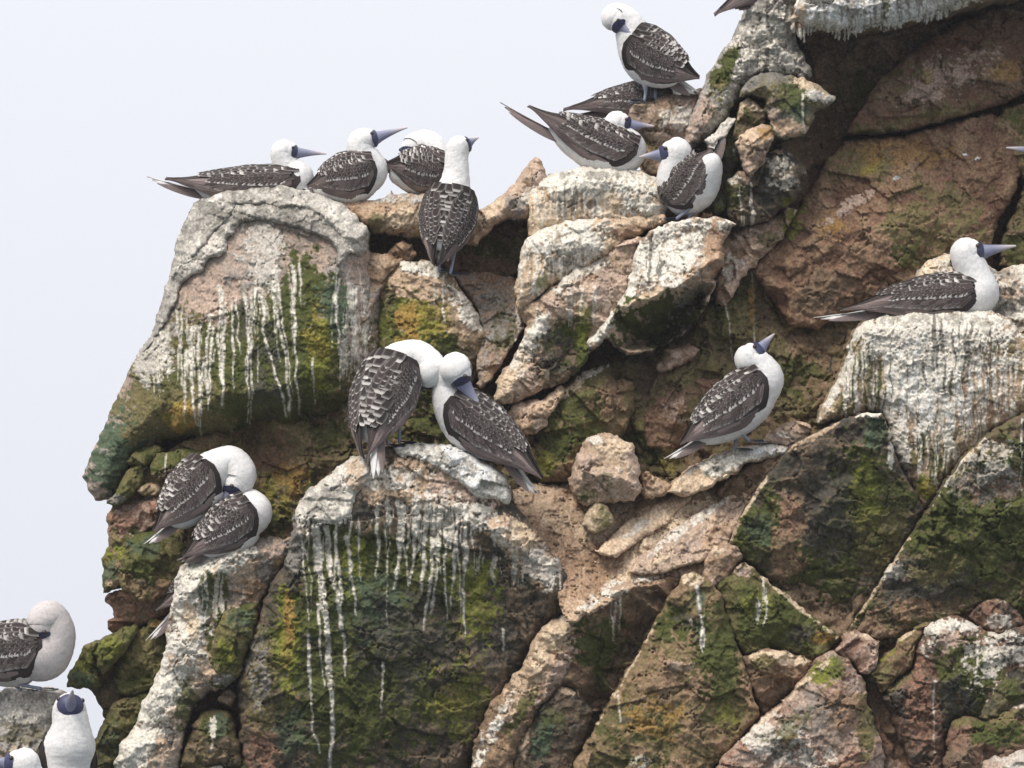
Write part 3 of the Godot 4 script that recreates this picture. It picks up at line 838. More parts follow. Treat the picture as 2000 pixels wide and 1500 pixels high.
	block("rock", "lower white mound of guano lumps below the nest mound", "rock", [1014, 510, 1018, 480, 1034, 462, 1064, 440, 1104, 428, 1164, 424, 1240, 424, 1296, 416, 1306, 432, 1276, 447, 1244, 458, 1216, 474, 1190, 494, 1160, 512, 1132, 527, 1110, 545, 1082, 556, 1052, 576, 1012, 606, 1004, 566],
		[58, 0.0, 0.1], [1070, 470, 26, 1130, 470, 30, 1060, 530, 24, 1220, 440, 20], ["buff", "tan"], [["guano", 1090, 465, 110, 44, 0.95], ["guano", 1130, 500, 60, 30, 0.6, -30], ["guano", 1050, 530, 60, 60, 0.6, "streak"], ["soil", 1230, 450, 60, 14, 0.6, -12], ["umber", 1090, 500, 80, 50, 0.25, "streak"], ["lime", 1058, 545, 14, 24, 0.3]] + runs(1022, 490, 1130, 470, 90, 9, 7.0), {"deep": 140.0, "bevel": 20.0, "drop": 22.0, "amp": 0.8, "mottle": 1.27})
	block("rock", "tan and pink sloping rock between the white mound and the overhanging block", "rock", [1008, 606, 1052, 580, 1096, 546, 1130, 520, 1176, 500, 1220, 470, 1250, 462, 1262, 500, 1246, 556, 1226, 600, 1206, 640, 1180, 660, 1150, 690, 1132, 722, 1104, 744, 1042, 772, 992, 792, 966, 786, 972, 744, 1000, 702, 1020, 662, 1030, 630],
		[62, 0.0, 0.0], [1050, 640, 16, 1110, 580, 26, 1180, 560, 24, 1120, 680, -30, 1070, 720, -20, 990, 760, 8], ["tan", "pink"],
		[["guano", 1030, 680, 90, 22, 0.85, -62], ["buff", 1000, 740, 60, 18, 0.7, -60], ["pink", 1190, 540, 50, 50, 0.5], ["soil", 1120, 545, 70, 16, 0.5, -15], ["moss", 1110, 690, 60, 70, 0.9], ["umber", 1080, 720, 50, 60, 0.6], ["lime", 1140, 640, 20, 60, 0.35], ["dark", 1090, 690, 40, 60, 0.4], ["guano", 1120, 590, 60, 50, 0.3, "streak"], ["guano", 1130, 535, 70, 20, 0.5, -28]],
		{"deep": 190.0, "bevel": 22.0, "drop": 26.0, "mottle": 1.3})

	# ------------------------------------------------ overhanging block under the bird that faces left
	o = [1236, 500, 1250, 466, 1276, 448, 1310, 434, 1350, 426, 1400, 423, 1438, 434, 1430, 448, 1412, 472, 1416, 512, 1400, 552, 1376, 604, 1330, 654, 1276, 684, 1228, 690, 1196, 672, 1182, 660, 1164, 682, 1148, 688, 1146, 672, 1170, 640, 1202, 598, 1226, 560]
	block("boulder", "white topped block with a dark overhanging underside below the left facing bird", "boulder", o, [80, 0.0, 0.0],
		[1300, 470, -4, 1380, 450, -6, 1260, 540, 34, 1215, 600, 44, 1290, 572, 58, 1340, 548, 56, 1400, 505, 40, 1180, 648, 40, 1230, 640, -60, 1280, 640, -100, 1340, 600, -90, 1276, 674, -150, 1228, 682, -120, 1326, 646, -150, 1370, 596, -130, 1400, 548, -60], ["grey", "tan"],
		[["guano", 1300, 500, 90, 60, 0.95, -25], ["guano", 1200, 610, 90, 24, 1.0, -52], ["guano", 1380, 436, 60, 14, 0.8], ["dark", 1278, 500, 20, 50, 0.42, "streak"], ["tan", 1370, 530, 60, 26, 0.85, -30], ["soil", 1400, 480, 24, 60, 0.6], ["moss", 1290, 630, 110, 60, 1.0], ["buff", 1250, 590, 50, 12, 0.6, -25]],  # moss tone over the underside also paints in the overhang's shade
		{"deep": 150.0, "bevel": 16.0, "drop": 16.0, "mottle": 1.4, "amp": 0.8})

	# ------------------------------------------------ top right: pillar, curtain, block and brown slabs
	block("rock", "upper brown slab of the right wall above the long crack", "rock", [1654, 262, 1664, 236, 1690, 205, 1700, 180, 1726, 150, 1764, 118, 1812, 78, 1884, 40, 1960, 10, 2130, -40, 2130, 150, 2000, 182, 1960, 202, 1930, 212, 1850, 232, 1764, 256, 1700, 262],
		[-62, -0.05, 0.1], [1800, 160, 26, 1940, 120, 26, 1720, 220, 18, 1880, 70, 10], ["maroon", "umber"], [["pink", 1850, 150, 120, 50, 0.35, -25], ["olive", 1740, 140, 60, 50, 0.35], ["ochre", 1960, 140, 50, 30, 0.15, -25], ["yellow", 1810, 150, 16, 20, 0.3], ["moss", 1700, 250, 50, 20, 0.3], ["olive", 1840, 220, 110, 16, 0.4, -15]], {"deep": 130.0, "bevel": 14.0, "drop": 16.0, "ragged": 7.0})
	block("rock", "broad brown slab of the right wall below the long crack", "rock", [1466, 524, 1496, 494, 1528, 462, 1556, 414, 1586, 364, 1616, 314, 1648, 276, 1700, 270, 1764, 266, 1852, 242, 1932, 222, 1968, 230, 1990, 260, 2000, 310, 1985, 370, 1962, 410, 1946, 450, 1930, 500, 1900, 540, 1850, 580, 1800, 600, 1740, 600, 1690, 596, 1650, 612, 1600, 640, 1552, 640, 1530, 618, 1512, 588, 1490, 560],
		[-56, -0.03, 0.06], [1700, 340, 22, 1600, 470, 30, 1760, 420, 38, 1850, 360, 16, 1680, 540, 26, 1560, 560, 20, 1880, 440, 28], ["maroon", "brown"], [["red", 1720, 420, 150, 60, 0.45, -30], ["olive", 1830, 430, 120, 90, 0.5], ["olive", 1680, 320, 90, 45, 0.45], ["ochre", 1760, 300, 140, 40, 0.14], ["umber", 1620, 560, 90, 50, 0.4], ["ochre", 1640, 430, 50, 30, 0.2], ["moss", 1800, 510, 110, 40, 0.3], ["lime", 1556, 430, 16, 50, 0.6, 30], ["yellow", 1700, 330, 40, 12, 0.3, -25], ["pink", 1640, 420, 60, 10, 0.5, -30], ["white", 1752, 348, 8, 4, 0.6, -15], ["white", 1910, 310, 8, 4, 0.7, -15], ["white", 1884, 302, 6, 3, 0.7], ["umber", 1600, 590, 60, 40, 0.4]], {"deep": 140.0, "bevel": 16.0, "drop": 18.0, "ragged": 7.0, "amp": 0.85})
	block("rock", "weathered tan edged ledge crossing the broad brown slab diagonally", "rock", [1520, 520, 1560, 480, 1610, 430, 1650, 390, 1700, 365, 1760, 360, 1800, 372, 1840, 410, 1820, 470, 1780, 520, 1720, 552, 1680, 520, 1630, 500, 1580, 520, 1540, 545],
		[-22, 0.0, 0.05], [1640, 450, 16, 1740, 440, 22, 1700, 500, 10], ["maroon", "brown"], [["pink", 1660, 400, 90, 14, 0.55, -32], ["olive", 1780, 440, 60, 50, 0.6], ["ochre", 1620, 450, 40, 30, 0.4], ["moss", 1780, 500, 50, 30, 0.5]], {"deep": 60.0, "bevel": 16.0, "drop": 22.0, "ragged": 9.0, "amp": 0.8})
	block("rock", "narrow brown rock at the right edge behind the bill tip", "rock", [1952, 520, 1962, 460, 1984, 410, 2000, 360, 2030, 330, 2200, 330, 2200, 540, 2000, 540],
		[-66, 0.0, 0.1], [2000, 450, 20], ["olive", "umber"], [["moss", 1980, 480, 30, 50, 0.5]], {"deep": 120.0})
	block("rock", "dark crevice wall between the slab and the rock at the right edge", "rock", [1940, 240, 1960, 212, 2000, 200, 2200, 190, 2200, 330, 2040, 330, 2000, 350, 1980, 320],
		[-75, 0.0, 0.05], [], ["olive", "brown"], [["moss", 1990, 230, 40, 20, 0.4], ["red", 1960, 300, 30, 26, 0.5]], {"deep": 120.0})
	o = [1462, -80, 1457, 27, 1434, 64, 1412, 96, 1398, 124, 1378, 156, 1360, 200, 1344, 240, 1330, 285, 1345, 300, 1368, 280, 1392, 262, 1416, 236, 1436, 206, 1452, 172, 1478, 148, 1528, 150, 1566, 162, 1590, 150, 1570, 112, 1556, 82, 1560, 58, 1578, 20, 1590, -80]
	block("rock", "grey guano pillar with mossy left flank at the top of the cliff", "rock", o, [10, 0.12, 0.0],
		[1500, 60, 40, 1530, 110, 30, 1446, 130, 34, 1490, 20, 34, 1420, 180, 24, 1380, 230, 18, 1480, 100, 14, 1545, 40, 30], ["crust", "grey"],
		[["guano", 1525, 90, 40, 90, 0.8], ["guano", 1470, 80, 60, 90, 0.5], ["moss", 1412, 140, 22, 60, 0.85, 25], ["olive", 1395, 190, 22, 50, 0.6, 25], ["pink", 1360, 235, 34, 50, 0.7, 25], ["guano", 1425, 200, 18, 50, 0.6, 30], ["dark", 1496, 120, 8, 34, 0.6], ["dark", 1500, 20, 6, 40, 0.5], ["soil", 1560, 40, 20, 30, 0.4], ["dark", 1500, 60, 70, 100, 0.14]], {"deep": 260.0, "bevel": 26.0, "drop": 34.0, "mottle": 1.36})
	o = [1548, 20, 1570, -30, 1640, -80, 2130, -90, 2130, -30, 1960, -5, 1900, 8, 1868, 22, 1800, 36, 1740, 48, 1680, 60, 1620, 60, 1580, 52]
	block("rock", "overhanging roof of rock with a white curtain of guano at the top right", "rock", o, [120, -0.05, -0.2], [1700, 10, 30, 1800, -10, 30, 1620, 20, 20], ["umber", "brown"], [["guano", 1700, 0, 200, 60, 0.8]], {"deep": 300.0, "bevel": 20.0, "drop": 26.0},
		[[[1542, 40, 1560, 0, 1580, -60, 1640, -80, 1900, -80, 1878, -10, 1862, 14, 1800, 30, 1740, 42, 1680, 54, 1620, 56, 1575, 54], ["guano", "crust"], [["white", 1700, 30, 140, 34, 0.6], ["grey", 1680, 0, 170, 60, 0.38, "streak"], ["moss", 1730, 20, 8, 34, 0.5], ["tan", 1560, 30, 18, 30, 0.5]], {"lift": 18.0, "ragged": 5.0, "fringe": 40.0, "fringe_from": 0.0, "mottle": 1.31}]])
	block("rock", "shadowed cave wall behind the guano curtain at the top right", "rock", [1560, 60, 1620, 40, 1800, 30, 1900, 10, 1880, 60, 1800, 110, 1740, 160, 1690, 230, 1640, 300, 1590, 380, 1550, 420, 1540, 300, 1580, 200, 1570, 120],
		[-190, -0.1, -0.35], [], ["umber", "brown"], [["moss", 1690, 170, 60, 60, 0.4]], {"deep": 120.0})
	block("boulder", "squared grey and green block jammed under the guano pillar", "boulder", [1444, 184, 1452, 166, 1464, 154, 1498, 141, 1530, 144, 1568, 152, 1604, 170, 1632, 186, 1618, 204, 1594, 216, 1586, 246, 1574, 262, 1540, 269, 1512, 270, 1504, 240, 1494, 219, 1497, 190, 1470, 186],
		[62, -0.05, 0.0], [1500, 168, 20, 1530, 215, 26, 1580, 190, 20, 1550, 250, 14], ["grey", "olive"], [["teal", 1560, 200, 30, 40, 0.7], ["moss", 1545, 190, 34, 40, 0.5], ["buff", 1590, 172, 44, 14, 0.85, 25], ["guano", 1600, 190, 30, 14, 0.6, 15], ["tan", 1545, 250, 40, 20, 0.75], ["pink", 1510, 215, 14, 30, 0.5], ["drip", 5, 1566, 185, 1569, 220, 1572, 256]], {"deep": 120.0, "bevel": 12.0, "drop": 14.0, "amp": 0.7})
	block("rock", "tan topped dark stone left of the squared block", "rock", [1434, 266, 1438, 226, 1448, 199, 1460, 192, 1480, 204, 1498, 216, 1498, 240, 1480, 250, 1470, 262, 1450, 276],
		[50, 0.0, 0.2], [1464, 214, 14], ["umber", "moss"], [["buff", 1468, 203, 30, 10, 0.8, 28], ["tan", 1445, 215, 10, 24, 0.5]], {"deep": 100.0, "bevel": 9.0, "drop": 10.0})
	block("rock", "flat pale slab tilted against the dark stones above the left facing bird", "rock", [1374, 278, 1394, 256, 1416, 238, 1438, 226, 1430, 244, 1410, 268, 1392, 290, 1384, 282],
		[52, 0.0, 0.4], [], ["guano", "crust"], [], {"deep": 60.0, "bevel": 6.0, "drop": 6.0})
	block("rock", "dark green rock behind the tail of the left facing bird", "rock", [1380, 330, 1392, 292, 1412, 268, 1436, 246, 1452, 262, 1446, 310, 1430, 345, 1420, 400, 1400, 420, 1385, 380],
		[20, 0.0, 0.0], [1420, 310, 16], ["dark", "moss"], [["guano", 1440, 290, 14, 20, 0.3]], {"deep": 110.0, "bevel": 14.0, "drop": 14.0})
	block("boulder", "pink tan boulder below the squared block near the left facing bird", "boulder", [1438, 282, 1446, 264, 1462, 254, 1488, 243, 1510, 243, 1513, 270, 1500, 292, 1486, 322, 1466, 346, 1454, 336, 1450, 312],
		[70, 0.0, 0.25], [1472, 280, 22], ["pink", "tan"], [["ochre", 1495, 258, 20, 16, 0.4], ["umber", 1480, 310, 24, 24, 0.5], ["dark", 1500, 285, 10, 16, 0.4]], {"deep": 90.0, "bevel": 12.0, "drop": 14.0})
	block("rock", "mottled dark rock with lichen specks right of the left facing bird", "rock", [1414, 352, 1446, 334, 1470, 340, 1494, 300, 1526, 286, 1548, 306, 1574, 324, 1572, 356, 1558, 386, 1540, 402, 1500, 432, 1442, 444, 1418, 420],
		[30, 0.02, -0.1], [1440, 370, 22, 1520, 330, 26, 1490, 400, 10], ["dark", "umber"], [["guano", 1525, 330, 40, 50, 0.22], ["moss", 1435, 370, 24, 40, 0.6], ["guano", 1432, 350, 18, 12, 0.4], ["pink", 1450, 345, 20, 20, 0.35], ["guano", 1460, 410, 20, 60, 0.35, "streak"], ["lime", 1545, 395, 20, 12, 0.3]], {"deep": 130.0, "bevel": 18.0, "drop": 20.0, "amp": 1.3})
	block("rock", "brown ledge under the bird that preens its back at the top", "rock", [1222, 230, 1232, 204, 1260, 192, 1300, 186, 1345, 182, 1370, 170, 1372, 200, 1350, 262, 1334, 296, 1300, 300, 1286, 284, 1262, 274, 1236, 254],
		[-32, 0.0, 0.2], [1290, 230, 24, 1340, 230, 20], ["pink", "umber"], [["guano", 1320, 230, 34, 40, 0.4], ["tan", 1250, 205, 30, 12, 0.5], ["soil", 1300, 205, 30, 14, 0.5]], {"deep": 120.0, "bevel": 16.0, "drop": 18.0})
	block("rock", "small tan stone between the raised tail bird's bill and the left facing bird", "rock", [1248, 290, 1262, 274, 1296, 270, 1318, 290, 1310, 330, 1286, 345, 1256, 335],
		[-25, 0.0, 0.2], [], ["tan", "soil"], [["olive", 1270, 285, 20, 12, 0.4]], {"deep": 90.0, "bevel": 12.0, "drop": 14.0})
	block("rock", "yellow green slope of rock under the mottled dark rock", "rock", [1400, 470, 1440, 440, 1500, 428, 1542, 402, 1560, 412, 1530, 462, 1498, 496, 1466, 526, 1440, 560, 1416, 600, 1396, 590, 1400, 540],
		[-18, 0.0, 0.2], [1470, 470, 16], ["soil", "pink"], [["lime", 1536, 430, 26, 20, 0.7, -40], ["guano", 1430, 520, 26, 34, 0.35], ["umber", 1420, 450, 40, 20, 0.6], ["olive", 1500, 470, 30, 20, 0.5]], {"deep": 120.0, "bevel": 14.0, "drop": 16.0})
	block("rock", "shadowed mossy rock wall behind the bird gazing up", "rock", [1186, 690, 1262, 696, 1336, 656, 1392, 576, 1432, 512, 1470, 510, 1500, 570, 1532, 640, 1606, 650, 1700, 606, 1712, 640, 1650, 740, 1600, 815, 1510, 866, 1400, 910, 1310, 960, 1250, 950, 1170, 860, 1000, 960, 990, 900, 1020, 800, 1100, 750, 1160, 700],
		[-70, 0.0, 0.08], [1280, 780, 26, 1420, 640, 20, 1500, 740, 24, 1600, 700, 10], ["umber", "olive"],
		[["olive", 1420, 620, 60, 90, 0.6], ["moss", 1420, 560, 50, 70, 0.5], ["moss", 1560, 740, 70, 60, 0.5], ["brown", 1590, 680, 60, 40, 0.5], ["moss", 1250, 890, 60, 60, 0.7], ["yellow", 1330, 910, 50, 26, 0.25], ["dark", 1640, 680, 30, 60, 0.4], ["drip", 5, 1414, 575, 1420, 620, 1432, 700], ["drip", 4, 1470, 520, 1473, 600, 1474, 670], ["ochre", 1468, 580, 8, 60, 0.5]], {"deep": 120.0, "amp": 1.4})
	block("rock", "reddish slab of rock left of the bird gazing up", "rock", [1254, 850, 1258, 806, 1284, 774, 1330, 746, 1376, 738, 1420, 744, 1414, 790, 1380, 830, 1340, 864, 1300, 880, 1266, 874],
		[-28, 0.0, 0.1], [1320, 800, 20, 1370, 765, 14], ["brown", "red"], [["olive", 1370, 810, 50, 40, 0.5], ["pink", 1310, 800, 40, 30, 0.3]], {"deep": 80.0, "bevel": 18.0, "drop": 22.0})
	block("rock", "small reddish stone above the slab left of the bird gazing up", "rock", [1276, 712, 1300, 688, 1344, 670, 1366, 680, 1350, 706, 1316, 722, 1284, 726],
		[-26, 0.0, 0.25], [1320, 696, 12], ["red", "pink"], [["olive", 1300, 700, 20, 14, 0.4]], {"deep": 70.0, "bevel": 10.0, "drop": 14.0})
	block("boulder", "green mossy boulder with tan rim behind the small tan boulder", "boulder", [1036, 880, 1048, 820, 1066, 786, 1100, 752, 1142, 722, 1192, 712, 1200, 745, 1236, 742, 1242, 790, 1216, 850, 1190, 900, 1120, 940, 1060, 944, 1030, 920],
		[8, 0.0, 0.02], [1110, 790, 30, 1170, 760, 30, 1100, 870, 30, 1200, 800, 12], ["olive", "brown"], [["moss", 1110, 850, 70, 60, 0.8], ["moss", 1130, 790, 60, 40, 0.5], ["lime", 1060, 910, 40, 26, 0.5], ["yellow", 1070, 905, 26, 16, 0.35], ["guano", 1160, 724, 40, 10, 0.75, -28], ["buff", 1110, 765, 40, 10, 0.6, -35], ["brown", 1190, 770, 30, 40, 0.5]], {"deep": 120.0, "bevel": 20.0, "drop": 24.0})
	block("rock", "pinkish angular stone right of the preening pair", "rock", [988, 806, 1000, 792, 1038, 778, 1062, 782, 1080, 762, 1098, 750, 1104, 770, 1080, 800, 1068, 830, 1050, 850, 1024, 848, 1006, 830],
		[40, 0.0, 0.25], [1040, 805, 14], ["pink", "tan"], [["red", 1025, 830, 20, 16, 0.4], ["guano", 1050, 845, 14, 10, 0.4], ["umber", 1040, 835, 20, 14, 0.3]], {"deep": 100.0, "bevel": 12.0, "drop": 14.0})
	block("boulder", "small squarish tan boulder sitting on the scree in the middle", "boulder", [1112, 938, 1120, 912, 1132, 886, 1146, 856, 1160, 847, 1186, 846, 1214, 854, 1238, 866, 1244, 896, 1250, 932, 1256, 952, 1240, 976, 1204, 984, 1160, 988, 1132, 982, 1116, 962],
		[112, 0.0, 0.0], [1170, 875, 18, 1222, 885, 10, 1150, 930, 26, 1215, 935, 34, 1170, 960, 6, 1210, 968, -6], ["tan", "pink"], [["buff", 1200, 880, 44, 26, 0.6], ["guano", 1225, 920, 26, 10, 0.5], ["moss", 1185, 935, 34, 16, 0.4], ["olive", 1140, 960, 26, 16, 0.5], ["guano", 1165, 860, 30, 10, 0.35], ["moss", 1150, 972, 30, 10, 0.5]], {"deep": 110.0, "bevel": 18.0, "drop": 24.0})
	block("rock", "little pointed tan stone half buried below the small tan boulder", "rock", [1136, 1026, 1148, 996, 1164, 982, 1186, 990, 1200, 1010, 1190, 1030, 1160, 1040],
		[106, 0.0, 0.3], [1162, 1006, 12], ["buff", "olive"], [["moss", 1180, 1005, 16, 14, 0.3]], {"deep": 60.0, "bevel": 9.0, "drop": 12.0})
	block("rock", "reddish tan stone at the right foot of the small tan boulder", "rock", [1246, 960, 1252, 930, 1262, 920, 1290, 936, 1312, 952, 1300, 970, 1262, 976],
		[76, 0.0, 0.3], [1272, 948, 12], ["tan", "soil"], [], {"deep": 70.0, "bevel": 10.0, "drop": 12.0})
	block("rock", "pale tan slab lying across the scree saddle", "rock", [1160, 1080, 1190, 1048, 1230, 1018, 1280, 986, 1330, 962, 1356, 962, 1340, 990, 1290, 1030, 1240, 1062, 1200, 1090],
		[74, -0.1, 0.75], [1260, 1024, 8], ["buff", "tan"], [["guano", 1260, 1020, 60, 10, 0.3, -36]], {"deep": 60.0, "bevel": 10.0, "drop": 10.0, "amp": 0.6, "mottle": 1.3})
	block("rock", "long pinkish slab above the scree right of the pale slab", "rock", [1226, 1120, 1260, 1076, 1310, 1036, 1370, 996, 1430, 960, 1480, 930, 1500, 935, 1470, 985, 1440, 1030, 1410, 1068, 1370, 1100, 1320, 1110, 1270, 1124],
		[79, -0.1, 0.74], [1370, 1030, 14, 1310, 1070, 8], ["pink", "tan"], [["guano", 1350, 1020, 110, 14, 0.45, -36], ["soil", 1400, 1040, 60, 16, 0.4, -40], ["buff", 1300, 1080, 60, 16, 0.4, -30]], {"deep": 80.0, "bevel": 12.0, "drop": 12.0, "mottle": 1.3})
	o = [1300, 960, 1322, 938, 1352, 910, 1400, 886, 1450, 870, 1548, 866, 1540, 888, 1512, 896, 1480, 900, 1452, 908, 1440, 924, 1412, 938, 1380, 956, 1340, 972]
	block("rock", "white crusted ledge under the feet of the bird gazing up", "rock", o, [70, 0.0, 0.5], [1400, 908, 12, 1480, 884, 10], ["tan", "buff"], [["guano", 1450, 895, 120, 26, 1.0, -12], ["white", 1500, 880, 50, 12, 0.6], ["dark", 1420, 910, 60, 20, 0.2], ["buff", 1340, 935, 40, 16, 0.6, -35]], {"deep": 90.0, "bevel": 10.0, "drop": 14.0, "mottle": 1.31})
	block("rock", "pink stone behind the white ledge right of the standing bird's feet", "rock", [1482, 866, 1500, 846, 1530, 826, 1562, 820, 1584, 834, 1576, 856, 1548, 872],
		[48, 0.0, 0.3], [1540, 842, 12], ["pink", "tan"], [["guano", 1530, 850, 24, 8, 0.3]], {"deep": 80.0, "bevel": 10.0, "drop": 14.0})
	block("rock", "dark hollowed rock beneath the white crusted ledge", "rock", [1400, 960, 1440, 920, 1500, 896, 1535, 884, 1530, 910, 1500, 950, 1470, 985, 1430, 990],
		[40, 0.0, -0.3], [], ["brown", "umber"], [], {"deep": 80.0, "bevel": 10.0, "drop": 10.0})

	# ------------------------------------------------ right: white nest wall, dark wedge, great wedge
	block("rock", "pitted white rock behind the sitting bird at the right edge", "rock", [1784, 560, 1792, 530, 1812, 508, 1846, 496, 1900, 500, 1950, 528, 2000, 515, 2160, 500, 2160, 680, 1990, 680, 1900, 640, 1800, 620],
		[20, 0.0, 0.15], [1840, 530, 14, 1990, 580, 20], ["crust", "buff"], [["guano", 1950, 570, 140, 90, 0.85], ["dark", 1960, 590, 60, 40, 0.32], ["soil", 1960, 560, 50, 40, 0.25]], {"deep": 120.0, "bevel": 20.0, "drop": 22.0, "mottle": 1.41, "amp": 1.4})
	o = [1592, 830, 1606, 790, 1622, 764, 1640, 730, 1655, 684, 1668, 648, 1684, 628, 1722, 614, 1790, 602, 1870, 599, 1930, 605, 1970, 622, 1996, 650, 2160, 690, 2160, 780, 2030, 800, 1962, 832, 1930, 852, 1900, 884, 1868, 914, 1838, 956, 1812, 996, 1800, 990, 1770, 934, 1744, 884, 1734, 834, 1720, 806, 1690, 808, 1650, 818]
	block("rock", "great white streaked nest wall below the sitting bird on the right", "rock", o, [85, 0.06, 0.0],
		[1700, 650, 30, 1800, 640, 36, 1900, 650, 34, 1660, 760, 20, 1780, 800, 26, 1880, 780, 30, 1960, 720, 20, 1800, 900, 8], ["tan", "olive"],
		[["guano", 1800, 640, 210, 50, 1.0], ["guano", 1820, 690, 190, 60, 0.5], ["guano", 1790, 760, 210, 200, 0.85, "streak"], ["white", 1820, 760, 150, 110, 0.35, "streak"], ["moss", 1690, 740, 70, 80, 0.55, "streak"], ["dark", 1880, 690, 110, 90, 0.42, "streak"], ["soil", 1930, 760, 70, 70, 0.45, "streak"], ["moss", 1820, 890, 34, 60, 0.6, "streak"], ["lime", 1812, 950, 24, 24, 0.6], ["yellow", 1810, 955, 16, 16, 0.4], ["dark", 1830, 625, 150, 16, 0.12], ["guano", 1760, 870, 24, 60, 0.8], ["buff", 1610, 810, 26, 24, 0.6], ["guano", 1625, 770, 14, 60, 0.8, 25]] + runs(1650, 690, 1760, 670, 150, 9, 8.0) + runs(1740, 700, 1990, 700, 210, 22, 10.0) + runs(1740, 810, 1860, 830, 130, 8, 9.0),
		{"deep": 170.0, "bevel": 34.0, "drop": 38.0, "amp": 0.5, "mottle": 1.31})
	block("rock", "dark mossy overhanging wedge below the white nest wall", "rock", [1420, 1066, 1440, 1020, 1462, 985, 1484, 948, 1512, 915, 1546, 872, 1600, 842, 1650, 818, 1692, 806, 1722, 806, 1736, 834, 1746, 884, 1772, 936, 1806, 996, 1772, 1052, 1724, 1130, 1684, 1192, 1652, 1232, 1640, 1256, 1582, 1202, 1532, 1160, 1480, 1116, 1440, 1084],
		[108, 0.02, -0.32], [1470, 1040, 16, 1560, 920, 12, 1600, 1000, 30, 1700, 900, 26, 1640, 1120, 10, 1520, 1080, 30, 1720, 1010, 10, 1600, 880, 4, 1590, 960, -10], ["dark", "umber"],
		[["moss", 1480, 1040, 60, 100, 0.85, 30], ["moss", 1690, 1000, 90, 150, 0.8], ["moss", 1600, 1120, 90, 80, 0.6], ["teal", 1710, 840, 26, 50, 0.55], ["teal", 1480, 1040, 40, 40, 0.4], ["brown", 1540, 1060, 40, 110, 0.5], ["red", 1540, 1000, 26, 40, 0.4], ["olive", 1720, 1060, 70, 100, 0.5], ["lime", 1690, 960, 40, 90, 0.22], ["buff", 1470, 970, 70, 8, 0.5, -57], ["tan", 1580, 855, 70, 10, 0.5, -28], ["guano", 1690, 808, 40, 8, 0.7], ["dark", 1620, 990, 60, 120, 0.5], ["guano", 1740, 870, 8, 50, 0.5], ["tan", 1430, 1040, 10, 40, 0.6, 30]],  # thin buff strip paints the light caught by the upper left edge
		{"deep": 150.0, "bevel": 9.0, "drop": 16.0, "ragged": 4.0})
	block("rock", "large dark wedge with light painted along its knife edge ridge on the right", "rock", [1640, 1252, 1654, 1232, 1690, 1178, 1740, 1102, 1780, 1042, 1822, 984, 1862, 922, 1902, 874, 1950, 834, 2030, 794, 2160, 750, 2160, 1220, 1996, 1206, 1960, 1174, 1936, 1170, 1884, 1196, 1840, 1222, 1790, 1230, 1740, 1262, 1700, 1270, 1665, 1272],
		[150, -0.03, -0.24], [1760, 1100, 20, 1850, 980, 26, 1950, 880, 24, 1900, 1050, 34, 1980, 1000, 30, 1800, 1180, 16, 1900, 1140, 0, 1730, 1200, 10], ["umber", "moss"],
		[["moss", 1890, 1050, 150, 120, 0.85], ["dark", 1760, 1140, 70, 60, 0.6], ["dark", 1840, 1140, 90, 40, 0.5], ["red", 1930, 950, 80, 40, 0.4], ["brown", 1780, 1190, 60, 26, 0.6], ["buff", 1720, 1130, 130, 9, 0.5, -56], ["buff", 1880, 900, 110, 10, 0.5, -48], ["guano", 1840, 950, 70, 8, 0.5, -54], ["guano", 1930, 900, 70, 60, 0.24], ["guano", 1730, 1110, 50, 26, 0.30], ["grey", 1920, 940, 80, 60, 0.3], ["pink", 1770, 1130, 14, 10, 0.6], ["olive", 1830, 1110, 60, 40, 0.5], ["drip", 4, 1996, 820, 1995, 900, 1994, 960]],  # narrow buff and guano strips paint light along the ridge
		{"deep": 170.0, "bevel": 9.0, "drop": 16.0, "ragged": 5.0, "amp": 1.4})
	# ------------------------------------------------ bottom right pile
	block("boulder", "large rounded boulder with white rim and dark green face at the bottom right", "boulder", [1724, 1360, 1734, 1338, 1762, 1322, 1782, 1306, 1788, 1256, 1816, 1216, 1858, 1204, 1884, 1206, 1922, 1232, 1946, 1240, 2000, 1220, 2160, 1180, 2160, 1400, 1990, 1400, 1910, 1410, 1884, 1400, 1858, 1412, 1850, 1442, 1844, 1540, 1790, 1540, 1764, 1456, 1736, 1392],
		[165, 0.02, 0.0], [1840, 1240, 26, 1800, 1340, 24, 1880, 1330, 36, 1950, 1280, 28, 1820, 1440, 10], ["red", "dark"], [["guano", 1850, 1222, 60, 18, 0.85], ["guano", 1815, 1250, 18, 40, 0.55, 20], ["pink", 1850, 1250, 40, 30, 0.5], ["guano", 1960, 1260, 70, 50, 0.36], ["moss", 1890, 1330, 70, 90, 0.95], ["dark", 1870, 1380, 40, 70, 0.6], ["guano", 1920, 1300, 60, 60, 0.28], ["red", 1800, 1380, 34, 80, 0.8], ["olive", 1760, 1330, 40, 12, 0.8, -35], ["drip", 4, 1825, 1330, 1824, 1400, 1824, 1470], ["drip", 5, 1908, 1260, 1906, 1300, 1905, 1340]], {"deep": 150.0, "bevel": 26.0, "drop": 34.0, "amp": 1.2})
	block("rock", "dark speckled stone perched behind the white rimmed boulder", "rock", [1890, 1206, 1904, 1190, 1926, 1174, 1944, 1168, 1964, 1174, 1986, 1192, 2002, 1214, 1980, 1236, 1948, 1240, 1918, 1228],
		[140, 0.0, 0.1], [1945, 1200, 14], ["red", "dark"], [["guano", 1950, 1215, 36, 20, 0.3], ["buff", 1940, 1175, 40, 6, 0.5]], {"deep": 90.0, "bevel": 12.0, "drop": 16.0})
